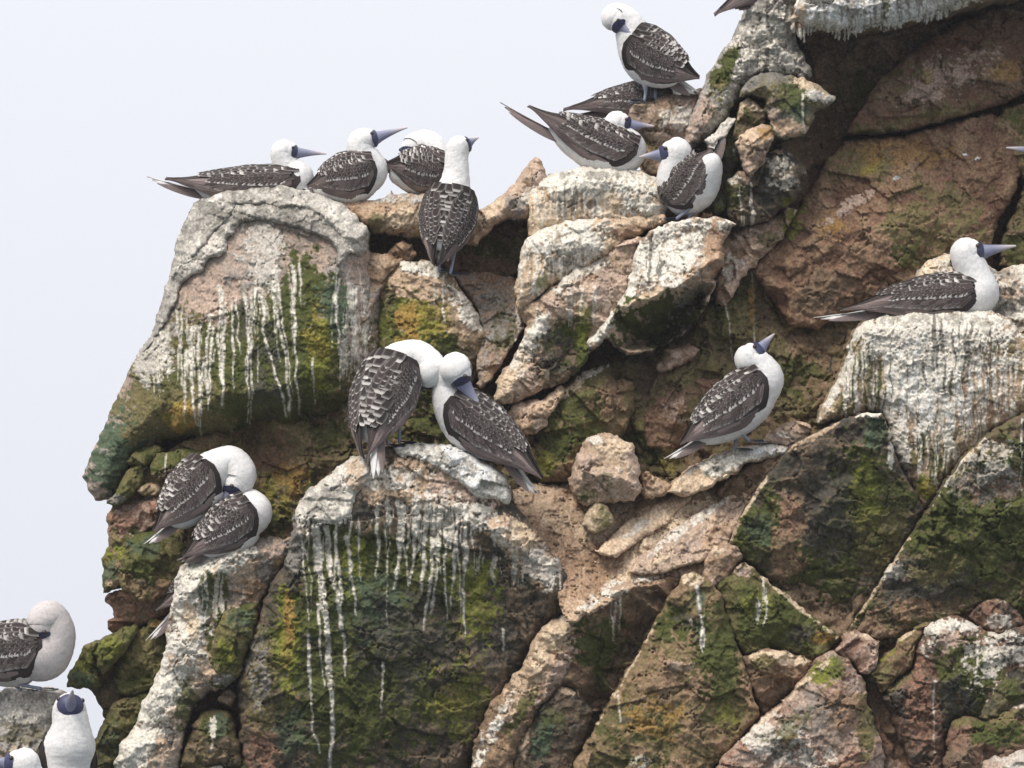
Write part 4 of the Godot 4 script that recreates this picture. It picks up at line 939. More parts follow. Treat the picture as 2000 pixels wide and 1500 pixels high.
	block("rock", "olive stone with a tan rim against the right edge near the bottom", "rock", [1912, 1404, 1922, 1372, 1936, 1340, 1952, 1320, 1974, 1306, 2010, 1304, 2160, 1300, 2160, 1400, 2000, 1392, 1960, 1400],
		[185, 0.0, 0.1], [1970, 1350, 16], ["dark", "olive"], [["buff", 1940, 1340, 50, 8, 0.8, -55], ["moss", 1975, 1350, 30, 30, 0.5]], {"deep": 90.0, "bevel": 10.0, "drop": 16.0})
	block("boulder", "olive capped dull red boulder in the bottom right corner", "boulder", [1838, 1540, 1848, 1484, 1850, 1442, 1858, 1414, 1882, 1396, 1912, 1406, 1960, 1386, 2004, 1364, 2160, 1340, 2160, 1540],
		[196, 0.0, 0.05], [1900, 1450, 26, 1970, 1420, 26], ["red", "umber"], [["olive", 1880, 1408, 30, 12, 0.8], ["moss", 1950, 1430, 60, 34, 0.8], ["olive", 1970, 1400, 50, 20, 0.6], ["guano", 1985, 1375, 30, 10, 0.4]], {"deep": 130.0, "bevel": 22.0, "drop": 30.0})
	block("rock", "small pink and white stone at the very bottom right corner", "rock", [1908, 1540, 1914, 1490, 1940, 1480, 1970, 1474, 2004, 1456, 2160, 1430, 2160, 1540],
		[226, 0.0, 0.2], [1960, 1505, 12], ["pink", "crust"], [["moss", 1960, 1510, 30, 12, 0.5]], {"deep": 80.0, "bevel": 12.0, "drop": 16.0})
	block("boulder", "pink and grey pointed boulder with a bright mossy tip at the bottom", "boulder", [1392, 1540, 1398, 1500, 1432, 1458, 1486, 1406, 1532, 1368, 1562, 1332, 1590, 1297, 1610, 1275, 1630, 1274, 1662, 1294, 1686, 1330, 1695, 1376, 1712, 1416, 1724, 1460, 1728, 1540],
		[205, 0.0, 0.06], [1600, 1340, 26, 1640, 1330, 24, 1560, 1440, 34, 1660, 1430, 30, 1480, 1460, 16], ["pink", "red"],
		[["lime", 1610, 1310, 34, 34, 0.75, -40], ["moss", 1620, 1300, 40, 30, 0.4], ["buff", 1510, 1385, 160, 10, 0.5, -41], ["guano", 1510, 1440, 80, 50, 0.42], ["moss", 1540, 1420, 60, 30, 0.4, -30], ["olive", 1690, 1410, 26, 80, 0.7], ["brown", 1640, 1390, 50, 50, 0.5], ["guano", 1580, 1480, 60, 34, 0.35], ["grey", 1600, 1400, 60, 50, 0.3], ["dark", 1530, 1470, 30, 20, 0.3]], {"deep": 140.0, "bevel": 16.0, "drop": 24.0, "mottle": 1.3})  # long buff strip is light painted on the upper left edge
	block("rock", "dark crevice stone between the mossy tipped boulder and the white rimmed boulder", "rock", [1688, 1330, 1730, 1340, 1740, 1392, 1766, 1456, 1794, 1540, 1730, 1540, 1722, 1456, 1706, 1410, 1694, 1376],
		[110, 0.1, 0.0], [], ["brown", "red"], [["pink", 1745, 1500, 20, 26, 0.5]], {"deep": 80.0, "bevel": 10.0, "drop": 10.0})
	block("rock", "purplish stone above the mossy tipped boulder", "rock", [1632, 1274, 1648, 1244, 1668, 1231, 1694, 1240, 1718, 1251, 1716, 1292, 1700, 1316, 1674, 1310, 1660, 1292],
		[165, 0.0, 0.15], [1674, 1262, 14], ["red", "pink"], [["buff", 1680, 1240, 40, 6, 0.4, 15]], {"deep": 90.0, "bevel": 12.0, "drop": 16.0})
	block("rock", "olive edged ridge stone between the purplish stone and the rimmed boulder", "rock", [1690, 1330, 1702, 1310, 1724, 1288, 1742, 1270, 1764, 1242, 1806, 1216, 1816, 1222, 1790, 1254, 1784, 1296, 1742, 1334, 1724, 1356, 1712, 1334],
		[158, 0.0, 0.2], [1750, 1290, 12], ["red", "olive"], [["lime", 1740, 1272, 70, 7, 0.5, -43], ["olive", 1710, 1320, 20, 14, 0.7], ["buff", 1760, 1250, 40, 6, 0.5, -40]], {"deep": 80.0, "bevel": 9.0, "drop": 14.0})
	block("rock", "brown rock with shaded face below the great wedge", "rock", [1660, 1244, 1700, 1180, 1760, 1170, 1830, 1190, 1850, 1204, 1810, 1216, 1760, 1240, 1716, 1250, 1690, 1240],
		[120, 0.0, -0.1], [], ["brown", "umber"], [["olive", 1740, 1200, 50, 20, 0.5]], {"deep": 90.0})
	block("rock", "big olive triangular slab at the bottom centre with white rain streaks", "rock", [1112, 1540, 1122, 1498, 1158, 1430, 1204, 1346, 1238, 1288, 1267, 1237, 1290, 1196, 1304, 1168, 1322, 1148, 1332, 1126, 1356, 1116, 1388, 1132, 1414, 1170, 1420, 1200, 1438, 1252, 1454, 1298, 1473, 1360, 1482, 1400, 1432, 1462, 1396, 1500, 1388, 1540],
		[160, 0.0, 0.05], [1340, 1170, 20, 1370, 1260, 34, 1280, 1320, 36, 1340, 1420, 34, 1220, 1430, 24, 1420, 1380, 20, 1320, 1200, -14], ["olive", "brown"],
		[["moss", 1400, 1300, 60, 120, 0.7], ["moss", 1310, 1220, 50, 40, 0.75], ["moss", 1250, 1420, 80, 50, 0.45], ["dark", 1335, 1210, 34, 14, 0.5], ["guano", 1366, 1210, 16, 70, 0.55, "streak"], ["teal", 1366, 1200, 14, 60, 0.5], ["ochre", 1270, 1400, 90, 60, 0.32], ["brown", 1330, 1330, 80, 30, 0.4], ["pink", 1330, 1300, 50, 12, 0.35], ["moss", 1270, 1490, 50, 30, 0.5], ["guano", 1250, 1490, 30, 20, 0.22], ["buff", 1220, 1320, 140, 7, 0.5, -60], ["buff", 1350, 1130, 30, 16, 0.7], ["dark", 1220, 1410, 26, 10, 0.5], ["drip", 5, 1206, 1360, 1208, 1390, 1210, 1410], ["drip", 6, 1362, 1140, 1366, 1190, 1370, 1260], ["lime", 1420, 1400, 34, 40, 0.3]], {"deep": 150.0, "bevel": 12.0, "drop": 20.0})  # thin buff strip paints light along the left ridge
	block("rock", "slanting rock with a tan white top and black underside above the triangular slab", "rock", [916, 1540, 922, 1464, 938, 1420, 952, 1386, 982, 1344, 1022, 1298, 1040, 1250, 1072, 1214, 1120, 1186, 1164, 1162, 1212, 1138, 1266, 1117, 1314, 1121, 1330, 1134, 1308, 1166, 1290, 1200, 1267, 1238, 1238, 1290, 1204, 1348, 1180, 1390, 1150, 1390, 1120, 1350, 1098, 1340, 1060, 1380, 1040, 1410, 1010, 1460, 1000, 1540],
		[128, 0.0, 0.0], [1100, 1230, 34, 1150, 1190, 34, 1230, 1155, 34, 1280, 1140, 24, 1080, 1310, 34, 1000, 1400, 30, 960, 1480, 22, 1180, 1240, -24, 1220, 1230, -50, 1160, 1310, -40, 1200, 1300, -80, 1110, 1290, 14, 1204, 1340, -110, 1236, 1284, -100, 1264, 1234, -85, 1298, 1172, -50, 1178, 1380, -100, 1150, 1382, -70], ["umber", "brown"],
		[["tan", 1060, 1280, 150, 34, 1.0, -58], ["buff", 1080, 1250, 80, 24, 0.7, -55], ["guano", 1200, 1150, 110, 20, 1.0, -24], ["pink", 1090, 1310, 80, 16, 0.6, -60], ["guano", 960, 1430, 80, 16, 0.85, -62], ["moss", 1010, 1400, 70, 16, 0.5, -58], ["moss", 1170, 1260, 60, 60, 0.85], ["guano", 1200, 1190, 14, 50, 0.6, "streak"], ["soil", 1250, 1145, 60, 14, 0.5], ["moss", 1180, 1330, 30, 24, 0.4], ["drip", 8, 1200, 1170, 1200, 1210, 1198, 1250], ["drip", 6, 1212, 1170, 1211, 1230]], {"deep": 150.0, "bevel": 14.0, "drop": 20.0})
	block("rock", "dark teal faced stone tucked under the slanting rock at the bottom", "rock", [996, 1540, 1010, 1452, 1032, 1412, 1060, 1374, 1094, 1338, 1122, 1348, 1158, 1392, 1150, 1424, 1120, 1500, 1110, 1540],
		[118, 0.0, 0.0], [1090, 1380, 24, 1050, 1440, 14, 1110, 1430, 18], ["umber", "dark"], [["teal", 1060, 1440, 30, 50, 0.6], ["tan", 1100, 1345, 44, 8, 0.6, 25], ["tan", 1018, 1460, 16, 50, 0.5, 20], ["moss", 1080, 1400, 30, 34, 0.4]], {"deep": 110.0, "bevel": 14.0, "drop": 20.0})
	block("rock", "green triangular face with a pale diagonal edge below the dark wedge", "rock", [1396, 1146, 1420, 1120, 1456, 1096, 1480, 1116, 1532, 1158, 1578, 1197, 1630, 1234, 1640, 1248, 1622, 1270, 1590, 1294, 1558, 1280, 1512, 1270, 1456, 1278, 1438, 1252, 1416, 1192],
		[128, 0.0, -0.05], [1470, 1150, 16, 1500, 1210, 26, 1560, 1240, 10], ["olive", "moss"], [["moss", 1520, 1220, 80, 60, 0.9], ["lime", 1480, 1180, 34, 30, 0.4], ["buff", 1540, 1168, 120, 7, 0.5, 39], ["dark", 1560, 1240, 30, 24, 0.6], ["guano", 1490, 1170, 14, 60, 0.4, "streak"], ["pink", 1450, 1115, 24, 20, 0.5], ["ochre", 1600, 1245, 30, 14, 0.4]], {"deep": 110.0, "bevel": 8.0, "drop": 14.0})
	block("rock", "tan topped stone with a dark front left of the mossy tipped boulder", "rock", [1448, 1282, 1480, 1272, 1512, 1266, 1544, 1276, 1592, 1294, 1562, 1334, 1530, 1368, 1488, 1400, 1474, 1372, 1460, 1326],
		[140, 0.0, -0.25], [1510, 1292, 26, 1490, 1340, 0], ["umber", "brown"], [["buff", 1520, 1285, 60, 14, 0.9, 8], ["olive", 1490, 1295, 26, 16, 0.6]], {"deep": 100.0, "bevel": 12.0, "drop": 18.0})
	block("rock", "lumpy reddish tan stone at the head of the green triangular face", "rock", [1372, 1100, 1386, 1070, 1412, 1056, 1440, 1066, 1452, 1090, 1424, 1120, 1398, 1146, 1378, 1130],
		[134, 0.0, 0.25], [1412, 1086, 14], ["soil", "pink"], [["buff", 1400, 1075, 24, 10, 0.4], ["umber", 1395, 1110, 16, 16, 0.4]], {"deep": 80.0, "bevel": 12.0, "drop": 16.0})


# ---------------------------------------------------------------- birds
var shade := {
	"white": Color(0.70, 0.70, 0.71), "dark": Color(0.046, 0.038, 0.038), "brown": Color(0.180, 0.143, 0.138), "edge": Color(0.50, 0.48, 0.465),
	"pale": Color(0.24, 0.21, 0.205), "slate": Color(0.185, 0.195, 0.285), "mask": Color(0.040, 0.046, 0.095), "tip": Color(0.44, 0.40, 0.42), "foot": Color(0.20, 0.22, 0.29), "soft": Color(0.40, 0.385, 0.385),
}


func point_of(a: Array, from: int, z0: float) -> Vector3:
	return spot(a[from], a[from + 1], a[from + 2] + z0)


func spline(p: Array, t: float):
	var n := p.size() - 1
	var f := clampf(t, 0.0, 1.0) * n
	var i := mini(int(f), n - 1)
	var u := f - i
	var a = p[maxi(i - 1, 0)]
	var b = p[i]
	var c = p[i + 1]
	var d = p[mini(i + 2, n)]
	return (b * 2.0 + (c - a) * u + (a * 2.0 - b * 5.0 + c * 4.0 - d) * u * u + (b * 3.0 - a - c * 3.0 + d) * u * u * u) * 0.5


# A closed tube along places, with two half widths at each: the body, neck and head of a bird in one skin.
func skin(called: String, parent: Node3D, places: Array, wide: Array, high: Array, side: Vector3, tints: Array, m: Material, around := 40, ruffle := 0.0019, per := 13) -> MeshInstance3D:
	var verts := PackedVector3Array()
	var normals := PackedVector3Array()
	var colors := PackedColorArray()
	var index := PackedInt32Array()
	var rings := (places.size() - 1) * per + 1
	var lateral := side
	var cap := 5
	var stations := []
	for r in rings:
		var t := r / float(rings - 1)
		stations.append([spline(places, t), maxf(spline(wide, t), 0.0005), maxf(spline(high, t), 0.0005), spline(tints, t)])
	# rounded ends
	var first: Array = stations[0]
	var last: Array = stations[rings - 1]
	var back: Vector3 = (stations[0][0] - stations[1][0]).normalized()
	var ahead: Vector3 = (stations[rings - 1][0] - stations[rings - 2][0]).normalized()
	for k in range(1, cap + 1):
		var a := PI / 2.0 * k / cap
		stations.push_front([first[0] + back * sin(a) * first[2], first[1] * maxf(cos(a), 0.02), first[2] * maxf(cos(a), 0.02), first[3]])
		stations.push_back([last[0] + ahead * sin(a) * last[2] * 0.8, last[1] * maxf(cos(a), 0.02), last[2] * maxf(cos(a), 0.02), last[3]])
	var n := stations.size()
	for r in n:
		var t: Vector3 = (stations[mini(r + 1, n - 1)][0] - stations[maxi(r - 1, 0)][0]).normalized()
		lateral = (lateral - t * lateral.dot(t)).normalized()
		var up := lateral.cross(t)
		for k in around:
			var a := TAU * k / around
			var c := cos(a)
			var s := sin(a)
			var w: float = stations[r][1]
			var h: float = stations[r][2]
			var p: Vector3 = stations[r][0] + lateral * (c * w) + up * (s * h)
			var q := p * SCALE
			var puff := grain.get_noise_3d(q.x * 0.06, q.y * 0.06, q.z * 0.06) + 0.7 * grain.get_noise_3d(q.x * 0.17, q.y * 0.17, q.z * 0.17)
			p += (lateral * c + up * s) * puff * ruffle
			verts.append(p - parent.position)
			normals.append((lateral * (c / w) + up * (s / h)).normalized())
			var col: Color = stations[r][3]
			col *= 1.0 + 0.11 * puff
			col.a = 1.0
			colors.append(col)
	for r in n - 1:
		for k in around:
			var a := r * around + k
			var b := r * around + (k + 1) % around
			index.append_array([a, b, a + around, b, b + around, a + around])
	# smooth normals from the ruffled faces
	var soft := PackedVector3Array()
	soft.resize(verts.size())
	for i in range(0, index.size(), 3):
		var f := (verts[index[i + 1]] - verts[index[i]]).cross(verts[index[i + 2]] - verts[index[i]])
		if f.dot(normals[index[i]] + normals[index[i + 1]]) < 0.0:
			f = -f
		for k in 3:
			soft[index[i + k]] += f
	for i in soft.size():
		soft[i] = (soft[i].normalized() + normals[i] * 0.4).normalized()
	var o := MeshInstance3D.new()
	o.name = called
	o.mesh = committed(verts, soft, colors, faced(verts, soft, index))
	o.material_override = m
	parent.add_child(o, true)
	return o


# one feather as a thin curved leaf between root and tip
func leaf(st: Dictionary, pos: Array, out: Array, core: Color, rim: Color, rim_from: float) -> void:
	# pos and out: rows of points and normals, 5 across
	var rows := pos.size()
	var base: int = st.v.size()
	for r in rows:
		for k in 5:
			st.v.append(pos[r][k])
			st.n.append(out[r][k])
			var s := r / float(rows - 1)
			var edge := maxf(smoothstep(rim_from, rim_from + 0.10, s), 0.30 if k == 0 or k == 4 else 0.0)
			st.c.append(core.lerp(rim, edge))
	for r in rows - 1:
		for k in 4:
			var a: int = base + r * 5 + k
			st.i.append_array([a, a + 1, a + 5, a + 1, a + 6, a + 5])


func wing_spot(b: Dictionary, t: float, v: float, s: float) -> Array:
	var u := 1.0 - t
	var c: Vector3 = b.sh * (u * u) + b.ru * (2.0 * t * u) + b.wt * (t * t)
	var dir: Vector3 = ((b.ru - b.sh) * u + (b.wt - b.ru) * t).normalized()
	var side: Vector3 = (b.side - dir * b.side.dot(dir)).normalized() * s
	var up: Vector3 = b.side.cross(dir)
	up = up * signf(up.dot(b.up))
	var w: float = b.w * b.wide.sample_baked(t)
	var h: float = b.h * b.high.sample_baked(t)
	var from: float = b.v0.sample_baked(t)
	var to: float = b.v1.sample_baked(t)
	var a := deg_to_rad(lerpf(from, to, v))
	var p := c + side * (w * sin(a)) + up * (h * cos(a))
	var n := (side * (sin(a) / w) + up * (cos(a) / h)).normalized()
	return [p, n]


func curve(a: Array) -> Curve:
	var c := Curve.new()
	c.max_value = 400.0
	c.min_value = -400.0
	for i in range(0, a.size(), 2):
		c.add_point(Vector2(a[i], a[i + 1]), 0, 0, Curve.TANGENT_LINEAR, Curve.TANGENT_LINEAR)
	c.bake_resolution = 60
	c.bake()
	return c


func wing(parent: Node3D, b: Dictionary, s: float) -> void:
	var st := {"v": PackedVector3Array(), "n": PackedVector3Array(), "c": PackedColorArray(), "i": PackedInt32Array()}
	# the folded wing under the feathers, a closed shell
	var nt := 26
	var nv := 12
	for layer in 2:
		for i in nt + 1:
			for j in nv + 1:
				var t := i / float(nt)
				var v := j / float(nv)
				var q := wing_spot(b, t, v, s)
				var rim := minf(1.0, 4.0 * minf(minf(v, 1.0 - v), minf(t * 2.0, (1.0 - t) * 2.0)))
				var off: float = 0.004 * sqrt(rim) if layer == 0 else -0.008
				st.v.append(q[0] + q[1] * off - parent.position)
				st.n.append(q[1] if layer == 0 else -q[1])
				st.c.append((shade.dark as Color).lerp(b.fade, smoothstep(0.35, 0.75, t) * smoothstep(0.2, 0.6, v)))
	var own := (nt + 1) * (nv + 1)
	for layer in 2:
		for i in nt:
			for j in nv:
				var a := layer * own + i * (nv + 1) + j
				st.i.append_array([a, a + 1, a + nv + 1, a + 1, a + nv + 2, a + nv + 1])
	for i in nt:
		for j in [0, nv]:
			var a: int = i * (nv + 1) + j
			st.i.append_array([a, a + nv + 1, a + own, a + nv + 1, a + own + nv + 1, a + own])
	for j in nv:
		for i in [0, nt]:
			var a: int = i * (nv + 1) + j
			st.i.append_array([a, a + 1, a + own, a + 1, a + own + 1, a + own])
	# rows of feathers: v, first t, last t, pitch, length, half width in v, core, rim, rim from, lean in v, lift
	var dark: Color = shade.dark
	var brown: Color = b.fade
	var edge: Color = shade.edge
	var pale: Color = shade.pale
	var rows := [
		[0.93, 0.22, 0.74, 0.085, 0.30, 0.055, brown, pale, 0.97, 0.03, 0.0020], [0.84, 0.18, 0.72, 0.085, 0.30, 0.055, brown, pale, 0.97, 0.03, 0.0026], [0.74, 0.30, 0.72, 0.085, 0.30, 0.055, brown, pale, 0.97, 0.03, 0.0030],
		[0.60, 0.50, 0.78, 0.07, 0.24, 0.06, brown, pale, 0.97, 0.02, 0.0032], [0.45, 0.52, 0.78, 0.07, 0.24, 0.07, brown, pale, 0.97, 0.02, 0.0036], [0.25, 0.56, 0.80, 0.07, 0.22, 0.09, dark, pale, 0.97, 0.02, 0.0040],
		[0.66, 0.05, 0.60, 0.028, 0.115, 0.050, dark.lerp(brown, 0.5), edge, 0.80, 0.09, 0.0044], [0.585, 0.04, 0.58, 0.045, 0.10, 0.045, dark.lerp(brown, 0.35), pale, 0.86, 0.06, 0.0048],
		[0.50, 0.03, 0.58, 0.024, 0.080, 0.036, dark, edge, 0.74, 0.05, 0.0056], [0.44, 0.03, 0.58, 0.034, 0.072, 0.034, dark, pale.lerp(edge, 0.3), 0.82, 0.03, 0.0060], [0.38, 0.03, 0.57, 0.034, 0.070, 0.034, dark, pale.lerp(edge, 0.2), 0.82, 0.03, 0.0064], [0.32, 0.03, 0.56, 0.034, 0.070, 0.034, dark, pale.lerp(edge, 0.3), 0.82, 0.03, 0.0066], [0.26, 0.03, 0.55, 0.034, 0.072, 0.034, dark, pale, 0.82, 0.03, 0.0068],
		[0.19, 0.05, 0.60, 0.05, 0.12, 0.06, dark, edge, 0.84, 0.05, 0.0080], [0.10, 0.05, 0.62, 0.055, 0.12, 0.07, dark, edge, 0.84, 0.05, 0.0092], [0.02, 0.04, 0.60, 0.06, 0.12, 0.07, dark, edge, 0.84, 0.04, 0.0100],
	]
	for row in rows:
		var t: float = row[2]
		while t >= row[1]:
			var jit: float = rng.randf_range(-0.8, 0.8)
			var rows_of := 7
			var pos := []
			var out := []
			var length: float = row[4] * rng.randf_range(0.82, 1.16)
			for r in rows_of:
				var f := r / float(rows_of - 1)
				var tt := minf(t + f * length, 0.995)
				var half: float = row[5] * (sqrt(maxf(0.0, 1.0 - pow(f, 4.0))) * 0.92 + 0.08) * (0.7 + 0.3 * minf(1.0, f * 4.0))
				var a := []
				var n := []
				for k in 5:
					var vv: float = clampf(row[0] + row[9] * f + jit * 0.012 + (k - 2) * 0.5 * half, -0.12, 1.02)
					var q := wing_spot(b, tt, vv, s)
					var bow := 1.0 - absf(k - 2) * 0.5
					a.append(q[0] + q[1] * (row[10] + 0.0022 * f + 0.0011 * bow) - parent.position)
					n.append(q[1])
				pos.append(a)
				out.append(n)
			var core: Color = (row[6] as Color) * rng.randf_range(0.62, 1.45)
			core.a = 1.0
			var rim: Color = core.lerp(row[7], rng.randf_range(0.25, 1.0)) if rng.randf() < 0.22 else (row[7] as Color) * rng.randf_range(0.75, 1.1)
			rim.a = 1.0
			leaf(st, pos, out, core, rim, row[8])
			t -= row[3] * rng.randf_range(0.75, 1.25)
	var o := MeshInstance3D.new()
	o.name = "wing"
	o.mesh = committed(st.v, st.n, st.c, faced(st.v, st.n, st.i))
	o.material_override = feather_material
	parent.add_child(o, true)


# a long stiff feather from root to tip, with a rounded point, as a part
func plume(called: String, parent: Node3D, root: Vector3, tip: Vector3, flat: Vector3, half: float, core: Color, rim: Color) -> void:
	var st := {"v": PackedVector3Array(), "n": PackedVector3Array(), "c": PackedColorArray(), "i": PackedInt32Array()}
	var dir := (tip - root).normalized()
	var across := (flat - dir * flat.dot(dir)).normalized()
	var up := across.cross(dir).normalized()
	for face in 2:
		var s := 1.0 if face == 0 else -1.0
		var pos := []
		var out := []
		for r in 8:
			var f := r / 7.0
			var w := half * (0.55 + 0.45 * minf(1.0, f * 3.0)) * (1.0 - pow(f, 3.5) * 0.93)
			var a := []
			var n := []
			for k in 5:
				var c := (k - 2) * 0.5
				a.append(root.lerp(tip, f) + across * (c * w) + up * s * (0.0016 * (1.0 - absf(c)) + 0.0002) - up * 0.008 * f * f - parent.position)
				n.append((up * s + across * c * 0.5).normalized())
			pos.append(a)
			out.append(n)
		leaf(st, pos, out, core, rim, 0.94)
	var o := MeshInstance3D.new()
	o.name = called
	o.mesh = committed(st.v, st.n, st.c, faced(st.v, st.n, st.i))
	o.material_override = feather_material
	parent.add_child(o, true)


# a bill: two halves that meet along a line, slightly hooked at the end
func bill(parent: Node3D, head: Vector3, r: float, tip: Vector3, crown: Vector3) -> void:
	var axis := (tip - head).normalized()
	var up := (crown - axis * crown.dot(axis)).normalized()
	var side := axis.cross(up)
	var from := head + axis * r * 0.80
	var places := []
	var wide := []
	var high := []
	var tints := []
	for k in 7:
		var f := k / 6.0
		places.append(from.lerp(tip, f) - up * 0.0045 * pow(f, 3.0) - up * r * 0.10 * (1.0 - f))
		var w := lerpf(r * 0.55, r * 0.055, pow(f, 0.68))
		wide.append(w * 0.82)
		high.append(w * 1.08)
		tints.append((shade.slate as Color).lerp(shade.tip, smoothstep(0.35, 0.95, f)))
	var o := skin("bill", parent, places, wide, high, side, tints, horn_material, 14, 0.0, 4)
	# the line where the halves meet
	for s in [-1.0, 1.0]:
		var l := []
		var lw := []
		var lc := []
		for k in 5:
			var f := k / 4.0 * 0.9
			var w := lerpf(r * 0.55, r * 0.055, pow(f, 0.68))
			l.append(from.lerp(tip, f) - up * 0.0045 * pow(f, 3.0) - up * r * (0.10 * (1.0 - f) + 0.06) + side * s * w * 0.80)
			lw.append(0.0007)
			lc.append(shade.mask)
		var line := skin("bill_line", o, l, lw, lw, up, lc, horn_material, 6, 0.0, 2)
		line.position = Vector3.ZERO


func mask_and_eyes(parent: Node3D, head: Vector3, r: float, tip: Vector3, crown: Vector3) -> void:
	var axis := (tip - head).normalized()
	var up := (crown - axis * crown.dot(axis)).normalized()
	var side := axis.cross(up)
	var st := {"v": PackedVector3Array(), "n": PackedVector3Array(), "c": PackedColorArray(), "i": PackedInt32Array()}
	var rings := 8
	var around := 32
	for i in rings + 1:
		for k in around:
			var a := TAU * k / around
			# reaches back to the eye at the sides and down to the chin
			var reach := 0.90 + 0.14 * pow(absf(sin(a)), 3.0) + (0.14 if cos(a) < 0.0 else -0.26) * absf(cos(a))
			var polar := reach * i / rings
			var d := axis * cos(polar) + (up * cos(a) + side * sin(a)) * sin(polar)
			var bulge := 1.035 if i < rings else 0.97
			st.v.append(head + axis * r * 0.16 + d * r * bulge - parent.position)
			st.n.append(d)
			st.c.append(shade.mask)
	for i in rings:
		for k in around:
			var a := i * around + k
			var b := i * around + (k + 1) % around
			st.i.append_array([a, b, a + around, b, b + around, a + around])
	var o := MeshInstance3D.new()
	o.name = "face_skin"
	o.mesh = committed(st.v, st.n, st.c, faced(st.v, st.n, st.i))
	o.material_override = horn_material
	parent.add_child(o, true)
	for s in [-1.0, 1.0]:
		var ball := SphereMesh.new()
		ball.radius = r * 0.15
		ball.height = r * 0.30
		ball.radial_segments = 12
		ball.rings = 6
		var e := MeshInstance3D.new()
		e.name = "eye"
		e.mesh = ball
		e.material_override = eye_material
		e.position = head + axis * r * 0.16 + (axis * 0.62 + side * s * 0.74 + up * 0.26).normalized() * r * 0.985 - parent.position
		parent.add_child(e, true)


func leg(parent: Node3D, hip: Vector3, ground: Vector3, ahead: Vector3) -> void:
	var foot_col: Color = shade.foot
	var knee := hip.lerp(ground, 0.45) - ahead * 0.008
	var o := skin("leg", parent, [hip, knee, ground + Vector3(0, 0.006, 0)], [0.015, 0.0058, 0.0058], [0.015, 0.0062, 0.0062], ahead.cross(Vector3.UP), [shade.white, foot_col, foot_col], horn_material, 12, 0.0, 5)
	# the webbed foot: three toes and the skin between them
	var st := {"v": PackedVector3Array(), "n": PackedVector3Array(), "c": PackedColorArray(), "i": PackedInt32Array()}
	var flat := Vector3(ahead.x, 0, ahead.z).normalized()
	var side := flat.cross(Vector3.UP)
	for layer in 2:
		var y := 0.007 if layer == 0 else 0.0
		st.v.append(ground - flat * 0.012 + Vector3(0, y * 1.4, 0) - parent.position)
		st.n.append(Vector3.UP if layer == 0 else Vector3.DOWN)
		st.c.append(foot_col)
		for k in 9:
			var a := deg_to_rad(-38.0 + 76.0 * k / 8.0)
			var toe := k % 4 == 0
			st.v.append(ground + (flat * cos(a) + side * sin(a)) * (0.062 if toe else 0.050) + Vector3(0, y * (0.8 if toe else 0.4), 0) - parent.position)
			st.n.append(Vector3.UP if layer == 0 else Vector3.DOWN)
			st.c.append(foot_col * (1.0 if toe else 0.8))
	for layer in 2:
		for k in 8:
			st.i.append_array([layer * 10, layer * 10 + 1 + k, layer * 10 + 2 + k])
	for k in 8:
		st.i.append_array([1 + k, 2 + k, 11 + k, 2 + k, 12 + k, 11 + k])
	var f := MeshInstance3D.new()
	f.name = "foot"
	f.mesh = committed(st.v, st.n, st.c, faced(st.v, st.n, st.i))
	f.material_override = horn_material
	o.add_child(f, true)


